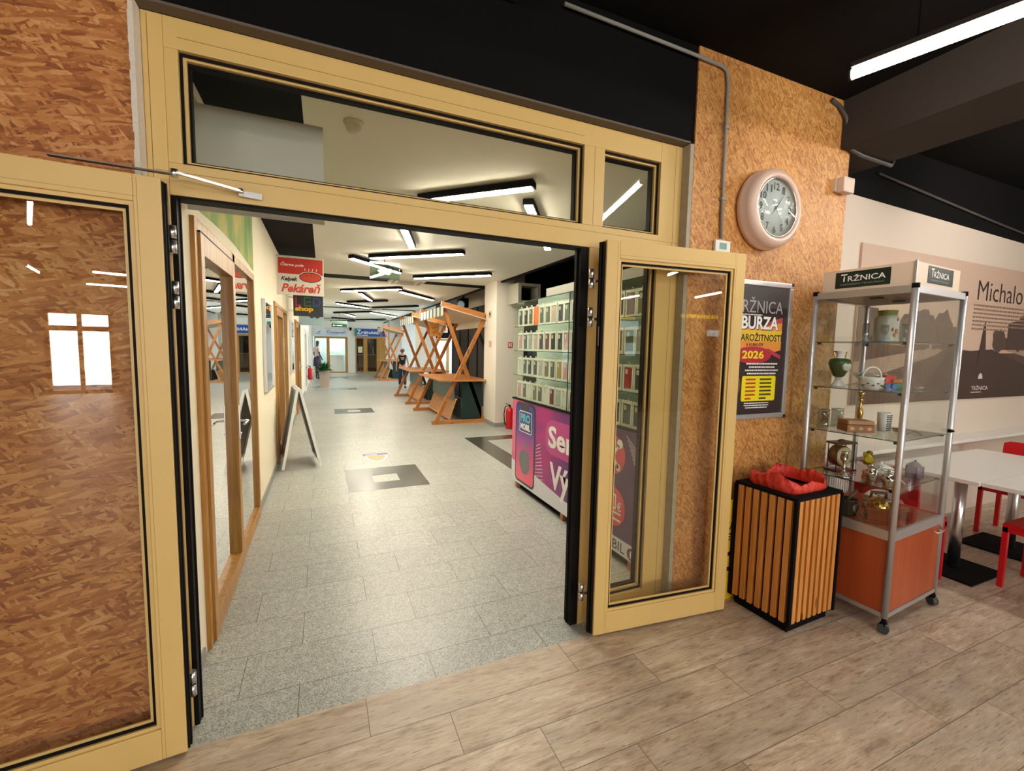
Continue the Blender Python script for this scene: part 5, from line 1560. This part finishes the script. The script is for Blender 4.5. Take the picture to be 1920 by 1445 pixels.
def case_proto(col):
    r = root('boxed_phone_case', 'x', 'phone case')
    w, h = .119, .195
    f = MB()
    for b in ((0, .016, 0, h), (w - .016, w, 0, h), (.016, w - .016, 0, .016), (.016, w - .016, h - .02, h)):
        f.box(-.012, 0.0, b[0], b[1], b[2], b[3])
    f.box(-.002, 0, .016, w - .016, .016, h - .02)
    part('card_box', f, cardm, r)
    if col == 'orange':
        part('phone_case', MB().box(-.013, -.003, .004, w - .004, .004, h - .004), C('case_' + col, CC[col], .4), r)
    else:
        cs_ = part('phone_case', MB().prism(rrect(.022, .022, w - .022, h - .028, .014), (-.011, 0, 0), (0, 1, 0), (0, 0, 1), .006), C('case_' + col, CC[col], .35, 0, .12), r)
        part('camera_window', MB().prism(rrect(w - .058, h - .072, w - .028, h - .036, .008), (-.0125, 0, 0), (0, 1, 0), (0, 0, 1), .002), C('camera_cut', (206, 200, 196), .4), cs_)
    part('hang_tab', MB().tube([(-.003, w / 2 + .016 * math.cos(a), h + .016 * math.sin(a)) for a in [pi * i / 8 for i in range(9)]], .0035, 6), cardm, r)
    return r


for si, row in enumerate(rows):
    for k, col in enumerate(row):
        y = KY1 - .045 - (k + 1) * .1275
        if y < KY0: continue
        if col in proto: o = copy_tree(proto[col])
        else:
            o = case_proto(col); proto[col] = o
        o.location = (KX + .045 + .003 * (k % 2), y, KS[si] + .0005)
        o['label'] = 'boxed %s phone case, %s from pillar end, %s' % (col, ORD[k], SHN[si])
        o['category'] = 'phone case'
        o['group'] = 'boxed phone cases on the kiosk shelves'

# ================================================================== PILLAR BITS, AIR CURTAIN, EXTINGUISHER
ac = root('air_curtain_box', 'pale metal box with black opening mounted beside the pillar above the kiosk', 'air unit', (3.5, 7.9, 2.45))
bx = MB()
for b in ((3.36, 3.82, 7.6, 8.1, 2.44, 2.49), (3.36, 3.82, 7.6, 8.1, 2.76, 2.81), (3.36, 3.42, 7.6, 8.1, 2.49, 2.76), (3.76, 3.82, 7.6, 8.1, 2.49, 2.76)): bx.box(*b)
part('casing', bx, C('casing_grey', (168, 164, 150)), ac, True)
part('opening', MB().box(3.42, 3.76, 7.9, 8.1, 2.49, 2.76), 'black', ac, True)
part('bracket', MB().box(3.5, 3.54, 8.1, 8.168, 2.5, 2.7), 'black', ac, True)
fs = root('fire_sign', 'small red fire equipment sign on the pillar beside the kiosk', 'sign', (3.45, 8.16, 1.6))
part('plate', MB().box(3.405, 3.50, 8.160, 8.168, 1.60, 1.71), C('sign_fire_red', (196, 50, 40)), fs, True)
Plane((3.405, 8.16, 1.60), (1, 0, 0), (0, 0, 1), fs).polys('pictogram', [rc(.015, .02, .04, .09), rc(.055, .02, .08, .05), rc(.055, .06, .08, .09)], 'white_txt')
s2 = root('small_pillar_sign', 'tiny faded red notice on the side of the pillar', 'sign', (3.14, 8.5, 1.6))
part('plate', MB().box(3.144, 3.149, 8.42, 8.56, 1.60, 1.73), C('faded_pink', (206, 168, 160)), s2, True)
s3 = root('wall_switch', 'small beige switch with dark button high on the pillar', 'switch', (3.14, 8.55, 2.2))
part('plate', MB().box(3.142, 3.149, 8.45, 8.60, 2.20, 2.34), C('switch_beige', (196, 188, 164)), s3, True)
part('button', MB().box(3.138, 3.142, 8.50, 8.55, 2.25, 2.31), 'black', s3, True)


def extinguisher(x, y, lab, z=0):
    r = root('fire_extinguisher', lab, 'fire extinguisher', (x, y, z))
    part('cylinder', MB().lathe([(0, 0), (.075, 0), (.08, .015), (.08, .34), (.07, .385), (.035, .42), (.02, .43), (0, .43)]), 'red', r)
    part('valve', MB().cyl((0, 0, .43), (0, 0, .47), .018).bar((-.01, 0, .48), (-.09, 0, .50), .02, .012), 'black', r)
    part('hose', MB().tube([(-.02, 0, .46), (-.10, 0, .44), (-.125, 0, .30), (-.11, 0, .12), (-.09, -.02, .08)], .010, 8), 'black', r)
    return r


extinguisher(3.38, 7.95, 'red fire extinguisher standing at the foot of the pillar beside the kiosk')
extinguisher(-.44, 17.0, 'red fire extinguisher on the wall side in front of the potted plant', .35)
solo('extinguisher_stand', MB().box(-.53, -.35, 16.92, 17.08, 0, .02).box(-.47, -.41, 16.97, 17.03, .02, .35), 'alu', 'slim metal stand carrying the far red extinguisher', 'stand')

# ================================================================== MARKET STALLS
def stall(name_label, x0, y0, ln, table=True, sign=False, full=True):
    r = root('market_stall', name_label, 'market stall', (x0, y0, 0))
    W_ = 1.13
    th, dp = .075, .05      # board width, depth along y

    def xframe(y, nm):
        f = MB()
        f.bar((.045, y, .03), (W_ - .02, y, 2.26), dp, th, (1, 0, 0))
        part('post', f, 'pineA', r)
        f = MB()
        f.bar((W_ - .03, y + dp * .9, .03), (.20, y + dp * .9, 2.44), dp, th, (1, 0, 0))
        part('post', f, 'pineA', r)
        part('base_beam', MB().box(-.02, W_ + .02, y - .02, y + .07, 0, .075, bev=.004), 'pineX', r)
        part('top_beam', MB().bar((.16, y + .02, 2.46), (W_ + .02, y + .02, 2.245), .06, .10, (0, 0, 1)), 'pineX', r)
    xframe(0, 'a')
    xframe(ln, 'b')
    part('floor_rail', MB().box(W_ - .05, W_ + .01, .07, ln - .02, 0, .06).box(.40, .44, .07, ln - .02, 0, .03), 'pineX', r)
    part('roof_sheet', MB().bar((.18, ln / 2, 2.385), (W_ - .02, ln / 2, 2.17), ln + .25, .012, (0, 0, 1)), 'canvas', r)
    # scalloped valance along the front
    nst = 14
    st_ = (ln + .25) / nst
    for par, mt, nm in ((0, 'awn_white', 'valance'), (1, 'awn_green', 'valance_stripe')):
        v = MB()
        for i in range(nst):
            if par and i % 2 == 0: continue
            if par: v = MB()
            a_, b_ = -.125 + i * st_, -.125 + (i + 1) * st_
            if par: a_, b_ = a_ + st_ * .12, b_ - st_ * .12
            pts = [(a_, .20), (a_, .045)] + [(a_ + (b_ - a_) * (q / 6), .045 - .04 * math.sin(pi * q / 6)) for q in range(1, 6)] + [(b_, .045), (b_, .20)]
            v.prism(pts, (.165 - (.003 if par else 0), 0, 2.20), (0, 1, 0), (0, 0, 1), .002 if not par else .002)
            if par: part(nm, v, mt, r)
        if not par: part(nm, v, mt, r)
    part('back_valance', MB().box(W_ - .04, W_ - .03, -.12, ln + .12, 2.02, 2.17), 'awn_white', r)
    part('table_top', MB().box(.12, W_ + .05, -.10, ln + .05, .885, .915, bev=.004), 'pineX', r)
    part('back_cloth', MB().box(.62, W_ - .08, .02, .03, .09, .885), 'dgreen', r)
    part('front_panel', MB().bar((.46, .08, .66), (.46, ln - .05, .66), .012, .36, (0, 0, 1)), 'ggrey', r)
    part('inner_panel', MB().box(.60, .62, .05, ln - .05, .09, .50), 'dgreen', r)
    # slatted ramp box at the foot
    sl = MB()
    n_sl = int(ln / .05)
    for i in range(n_sl):
        y = .06 + i * (ln - .08) / n_sl
        sl.bar((.36, y, .09), (.50, y, .50), .026, .014, (1, 0, 0))
    part('slat_screen', sl, 'slatwood', r)
    part('screen_rail', MB().box(.35, .38, .05, ln - .02, .08, .11).box(.48, .52, .05, ln - .02, .49, .52), 'slatwood', r)
    bl = MB()
    for (x, z) in ((.56, 1.12), (.60, 1.22), (.30, .55), (.26, .45), (.86, 1.75), (.90, .50)):
        bl.cyl((x, -.032, z), (x, -.024, z), .010, 8)
    part('bolt', bl, 'dark_metal', r)
    return r


stall('pine X framed market stall with striped valance, the one beside the white pillar', 2.04, 8.80, 2.05)
stall('pine X framed market stall standing second from the white pillar', 2.06, 12.10, 2.05)
stall('pine X framed market stall deepest in the corridor by the end wall', 2.28, 20.5, 1.9)
nt_ = root('paper_note', 'orange handwritten paper note pinned on the far X frame of the first stall', 'note', (2.52, 10.74, 1.84))
part('paper', MB().box(2.41, 2.64, 10.795, 10.80, 1.84, 2.17), C('note_orange', (232, 162, 84)), nt_, True)
NP = Plane((2.41, 10.795, 1.84), (1, 0, 0), (0, 0, 1), nt_)
NP.scrawl(.05, .18, .12, .06, 2, C('note_ink', (140, 84, 30)), .001, 4)
NP.scrawl(.07, .07, .11, .06, 2, C('note_ink', (140, 84, 30)), .001, 6)

# tripod stage light behind the first stall
tl = root('spotlight_fixture', 'black spotlight with pale blue lens hanging above the first stall', 'spotlight', (3.3, 11.2, 2.6))
part('body', MB().box(3.27, 3.50, 11.1, 11.4, 2.62, 2.86), 'black', tl, True)
part('lens', MB().cyl((3.30, 11.1, 2.70), (3.27, 11.04, 2.68), .09, 16), C('lens_blue', (150, 196, 230), .15), tl, True)
part('rod', MB().cyl((3.4, 11.25, 2.86), (3.4, 11.25, 3.34), .03), 'black', tl, True)

# ================================================================== END WALL SHOPS
EY = YE


def endshop(name, label, x0, x1, zt, panes, matf, backcol):
    r = root(name, label, 'shop door', ((x0 + x1) / 2, EY, 0), 0, None, 'structure')
    f = MB()
    f.box(x0, x1, EY - .03, EY + .05, zt - .09, zt).box(x0, x1, EY - .03, EY + .05, 0, .07)
    for x, w_ in panes: f.box(x, x + w_, EY - .03, EY + .05, .07, zt - .09)
    part('frame', f, matf, r, True)
    part('glass', MB().box(x0, x1, EY + .0, EY + .006, .07, zt - .09), 'glass', r, True)
    return r


endshop('door_9', 'oak framed door of the laundry shop at the corridor end', -.45, 1.28, 2.02, ((-.45, .05), (.17, .16), (1.14, .14)), 'frame_wood', None)
endshop('door_10', 'oak framed door of the exchange office at the corridor end', 1.72, 3.35, 2.05, ((1.72, .04), (2.12, .22), (2.85, .5)), 'frame_wood', None)
struct('wall_end_rooms', MB().box(-.7, 1.45, 29, 29.1, 0, 2.9).box(1.45, 1.5, 26.8, 29, 0, 2.9).box(-.8, -.7, 26.8, 29, 0, 2.9), C('pale_aqua', (186, 214, 226)))
struct('wall_end_office', MB().box(1.5, 3.6, 28.2, 28.3, 0, 2.9).box(3.6, 3.65, 26.8, 28.3, 0, 2.9), C('office_brown', (96, 80, 72)))
struct('ceiling_end_rooms', MB().box(-.7, 3.6, 26.8, 29, 2.7, 2.75), 'white')
struct('floor_end_rooms', MB().box(-.7, 3.6, 26.8, 29.0, -.1, 0).box(-.70, 8.2, 26.7, 26.8, -.1, 0), 'granite')
r = root('room_lamp', 'bright ceiling lamp inside the laundry shop at the corridor end', 'lamp', (.6, 27.8, 2.6))
part('diffuser', MB().box(.2, 1.0, 27.6, 27.9, 2.66, 2.699), 'tubec', r, True)
r = root('shop_counter', 'white counter inside the laundry shop seen through its glass door', 'counter', (.7, 28, 0))
part('body', MB().box(.2, 1.1, 28.0, 28.4, 0, .95), C('laundry_grey', (200, 206, 212)), r, True)
part('top', MB().box(.15, 1.15, 27.96, 28.44, .95, .99), 'white_lam', r, True)
r = root('shop_counter', 'brown wooden counter inside the exchange office', 'counter', (2.6, 27.4, 0))
part('body', MB().box(1.9, 3.4, 27.5, 27.8, .25, 1.0), C('office_counter', (150, 122, 100)), r, True)
part('top', MB().box(1.85, 3.45, 27.45, 27.85, 1.0, 1.04), C('office_top', (186, 176, 166)), r, True)
part('plinth', MB().box(1.95, 3.35, 27.55, 27.8, 0, .25), C('office_plinth', (96, 56, 36)), r, True)
r = root('notice_sheet', 'pale yellow notice stuck inside the exchange office window', 'notice', (1.95, 26.68, 1.1))
part('sheet', MB().box(1.83, 2.07, 26.662, 26.667, 1.15, 1.50), C('notice_pale', (214, 210, 170)), r, True)
r = root('shop_sign', 'white laundry shop sign board above the door at the corridor end', 'sign', (.5, 26.65, 2.08))
part('board', MB().box(-.42, 1.25, 26.64, 26.70, 2.06, 2.46), C('sign_pale', (214, 224, 236), .4), r, True)
E1 = Plane((-.42, 26.64, 2.06), (1, 0, 0), (0, 0, 1), r)
nv = C('letter_navy', (54, 74, 116))
E1.text('Čistiareň', .60, .14, .98, .20, nv, .004, .01)
E1.scrawl(.06, .10, .36, .08, 1, nv, .004, 8)
E1.poly('bird_logo', [(.16, .22), (.22, .25), (.26, .24), (.32, .32), (.29, .24), (.24, .20)], nv, .004)
E1.scrawl(.75, .06, .70, .035, 1, nv, .004, 2)
r = root('shop_sign', 'blue and green exchange office sign board above the oak door', 'sign', (2.5, 26.65, 2.1))
part('board', MB().box(1.66, 3.40, 26.64, 26.70, 2.08, 2.52), C('sign_blue', (24, 76, 150), .4), r, True)
E2 = Plane((1.66, 26.64, 2.08), (1, 0, 0), (0, 0, 1), r)
E2.poly('green_end', [(0, 0), (.16, 0), (.10, .44), (0, .44)], C('sign_teal', (30, 130, 110), .4), .002)
E2.text('Z', .12, .15, .22, .24, 'white_txt', .004, .02)
E2.text('MENÁREŇ', .36, .15, 1.10, .19, 'white_txt', .004, .02)
E2.scrawl(.12, .03, 1.0, .09, 1, 'white_txt', .004, 14)
r = root('wall_camera', 'small dark dome camera on the end wall between the two sign boards', 'camera', (1.42, 26.6, 2.3))
part('mount', MB().box(1.37, 1.50, 26.6, 26.70, 2.46, 2.56), 'black', r, True)
part('dome', MB().ball((1.43, 26.6, 2.44), .05), 'black', r, True)

# ================================================================== PLANT AND PLANTER
pt = root('potted_plant', 'bushy green pot plant in a pale tall planter by the corridor end', 'plant', (.02, 18.1, 0))
part('planter', MB().prism([(-.14, 0), (.14, 0), (.20, .62), (-.20, .62)], (0, -.15, 0), (1, 0, 0), (0, 0, 1), -.30), C('planter_beige', (196, 178, 160)), pt)
part('soil', MB().box(-.17, .17, -.14, .14, .60, .625), C('soil', (50, 38, 30)), pt)
lf = MB()
rnd = random.Random(4)
for i in range(150):
    a = rnd.uniform(0, 2 * pi)
    el = rnd.uniform(.05, 1.3)
    ln = rnd.uniform(.22, .52)
    b0 = Vector((rnd.uniform(-.08, .08), rnd.uniform(-.08, .08), .62))
    d = Vector((math.cos(a) * math.cos(el), math.sin(a) * math.cos(el), math.sin(el) * .85))
    tip = b0 + d * ln + Vector((0, 0, -.12 * math.cos(el)))
    mid = b0.lerp(tip, .55) + Vector((0, 0, .05))
    s = d.cross(Vector((0, 0, 1))).normalized() * rnd.uniform(.02, .04)
    vs = [lf.bm.verts.new(q) for q in (b0, mid - s, tip, mid + s)]
    lf.bm.faces.new(vs)
part('foliage', lf, C('leaf_green', (44, 108, 50), .45, 0, .25), pt)

# ================================================================== FIGURES
M['skin'] = pm('skin', (206, 150, 124), .5, var=.04)


def skinmesh(name, chains, mat, parent, sub=2):
    """continuous body from a tree of joints: chains = [(parent_index, (x,y,z), rx, ry)]"""
    me = bpy.data.meshes.new(name)
    vs = [c[1] for c in chains]
    es = [(c[0], i) for i, c in enumerate(chains) if c[0] is not None]
    me.from_pydata(vs, es, [])
    o = bpy.data.objects.new(name, me)
    COL.objects.link(o)
    md = o.modifiers.new('s', 'SKIN')
    md.use_smooth_shade = True
    for i, c in enumerate(chains):
        me.skin_vertices[0].data[i].radius = (c[2], c[3])
        me.skin_vertices[0].data[i].use_root = (i == 0)
    if sub:
        sb = o.modifiers.new('b', 'SUBSURF')
        sb.levels = sub; sb.render_levels = sub
    dg = bpy.context.evaluated_depsgraph_get()
    m2 = bpy.data.meshes.new_from_object(o.evaluated_get(dg))
    bpy.data.objects.remove(o)
    for p in m2.polygons: p.use_smooth = True
    m2.materials.clear()
    return link(name, m2, mat, parent)


def person(label, x, y, rz, h=1.5):
    """standing woman seen from behind, weight on one leg, one arm reaching down"""
    r = root('person', label, 'person', (x, y, 0), rz)
    s = h / 1.65
    P_ = lambda *p: tuple(v * s for v in p)
    ch = [(None, P_(0, 0, .93), .12 * s, .09 * s)]
    def add(p, c, a, b=None):
        ch.append((p, P_(*c), a * s, (b or a) * s)); return len(ch) - 1
    w = add(0, (0, 0, 1.08), .115, .085)
    c1 = add(w, (0, .0, 1.25), .135, .09)
    sh = add(c1, (0, .0, 1.36), .10, .075)
    nk = add(sh, (0, .01, 1.43), .045)
    hd_ = add(nk, (0, .02, 1.49), .06)
    h2 = add(hd_, (0, .025, 1.56), .078, .088)
    add(h2, (0, .02, 1.62), .05, .055)
    for sx in (-1, 1):
        hp = add(0, (sx * .09, 0, .86), .088)
        kn = add(hp, (sx * .10, .02, .48), .058)
        an = add(kn, (sx * .11, -.02, .09), .036)
        ft = add(an, (sx * .115, .03, .035), .034)
        add(ft, (sx * .12, .13, .028), .030)
        so = add(sh, (sx * .17, 0, 1.35), .052)
        el = add(so, (sx * .235, -.01, 1.08), .038)
        wr = add(el, (sx * .25, .07, .86), .026)
        pa = add(wr, (sx * .25, .09, .80), .026, .016)
        for k in range(4):
            f1 = add(pa, (sx * (.25 + (k - 1.5) * .012), .10 + .002 * k, .745), .0085)
            add(f1, (sx * (.25 + (k - 1.5) * .012), .112, .71 + .006 * abs(k - 1.5)), .0075)
        t1 = add(wr, (sx * .232, .115, .815), .009)
        add(t1, (sx * .225, .13, .78), .008)
    skinmesh('body', ch, 'skin', r)
    # face features on the head
    fc = MB().ball(P_(-.028, .104, 1.565), .010 * s, .006 * s, .006 * s, 8, 6).ball(P_(.028, .104, 1.565), .010 * s, .006 * s, .006 * s, 8, 6)
    part('eyes', fc, 'black_txt', r)
    part('nose', MB().ball(P_(0, .112, 1.54), .010 * s, .014 * s, .016 * s, 8, 6), 'skin', r)
    # vest
    V = [(None, P_(0, 0, .90), .142 * s, .112 * s)]
    def addv(p, c, a, b=None):
        V.append((p, P_(*c), a * s, (b or a) * s)); return len(V) - 1
    a1 = addv(0, (0, 0, 1.08), .135, .105)
    a2 = addv(a1, (0, 0, 1.25), .155, .108)
    a3 = addv(a2, (0, 0, 1.375), .115, .085)
    for sx in (-1, 1):
        addv(a3, (sx * .155, 0, 1.365), .068, .06)
    vest = skinmesh('vest', V, C('vest_black', (18, 18, 24), .8), r)
    # legs of trousers
    T = [(None, P_(0, 0, .92), .135 * s, .105 * s)]
    def addt(p, c, a, b=None):
        T.append((p, P_(*c), a * s, (b or a) * s)); return len(T) - 1
    for sx in (-1, 1):
        q = addt(0, (sx * .09, 0, .82), .102)
        q = addt(q, (sx * .10, .02, .48), .074)
        addt(q, (sx * .11, -.015, .12), .058)
    skinmesh('trousers', T, C('jeans_navy', (34, 42, 66), .85), r)
    part('shoes', MB().ball(P_(-.118, .06, .04), .048 * s, .125 * s, .04 * s).ball(P_(.118, .06, .04), .048 * s, .125 * s, .04 * s), 'black', r)
    # hair, tied up
    part('hair', MB().ball(P_(0, -.005, 1.585), .098 * s, .105 * s, .085 * s).ball(P_(0, -.09, 1.60), .045 * s), C('hair_reddish', (120, 70, 60), .6), r)
    # print on the back of the vest
    bp_ = MB()
    for k, (w_, z) in enumerate(((.16, 1.27), (.10, 1.21))):
        bp_.box(-w_ / 2 * s, w_ / 2 * s, -.118 * s, -.100 * s, z * s, (z + .022) * s)
    part('vest_print', bp_, 'white_txt', vest)
    return r


person('person in black vest with pale back print and jeans, seen from behind beside the stalls', 2.74, 16.9, math.radians(-8), 1.47)

# dark shop mannequin with light shirt
mn = root('mannequin', 'dark headed shop mannequin in a pale pink shirt and dark skirt by the plant', 'mannequin', (-.25, 21.5, 0), math.radians(-60))
ch = [(None, (0, 0, 1.0), .12, .09)]
def addm(p, c, a, b=None):
    ch.append((p, c, a, b or a)); return len(ch) - 1
c1 = addm(0, (0, 0, 1.3), .135, .09)
c2 = addm(c1, (0, 0, 1.46), .10, .07)
c3 = addm(c2, (0, .01, 1.55), .045)
c4 = addm(c3, (0, .02, 1.66), .075, .085)
addm(c4, (0, .02, 1.76), .06)
for sx in (-1, 1):
    l1 = addm(0, (sx * .09, 0, .9), .085); l2 = addm(l1, (sx * .09, .02, .5), .055); l3 = addm(l2, (sx * .09, 0, .08), .035); addm(l3, (sx * .09, .12, .04), .032)
    s1 = addm(c2, (sx * .17, 0, 1.44), .05); s2_ = addm(s1, (sx * .22, -.03, 1.17), .036); s3_ = addm(s2_, (sx * .23, .08, .96), .026); addm(s3_, (sx * .23, .12, .88), .024, .014)
skinmesh('body', ch, C('mannequin_black', (26, 24, 26), .4), mn)
V = [(None, (0, 0, .98), .15, .115), (0, (0, 0, 1.3), .155, .11), (1, (0, 0, 1.46), .115, .085), (2, (-.17, 0, 1.44), .07, .06), (2, (.17, 0, 1.44), .07, .06), (3, (-.21, -.02, 1.22), .055, .05), (4, (.21, -.02, 1.22), .055, .05)]
skinmesh('shirt', V, C('shirt_pink', (226, 206, 212), .8), mn)
part('skirt', MB().lathe([(.13, 1.02), (.16, .9), (.18, .62), (.175, .62), (.15, .9)], seg=20), C('skirt_dark', (70, 60, 84), .8), mn)
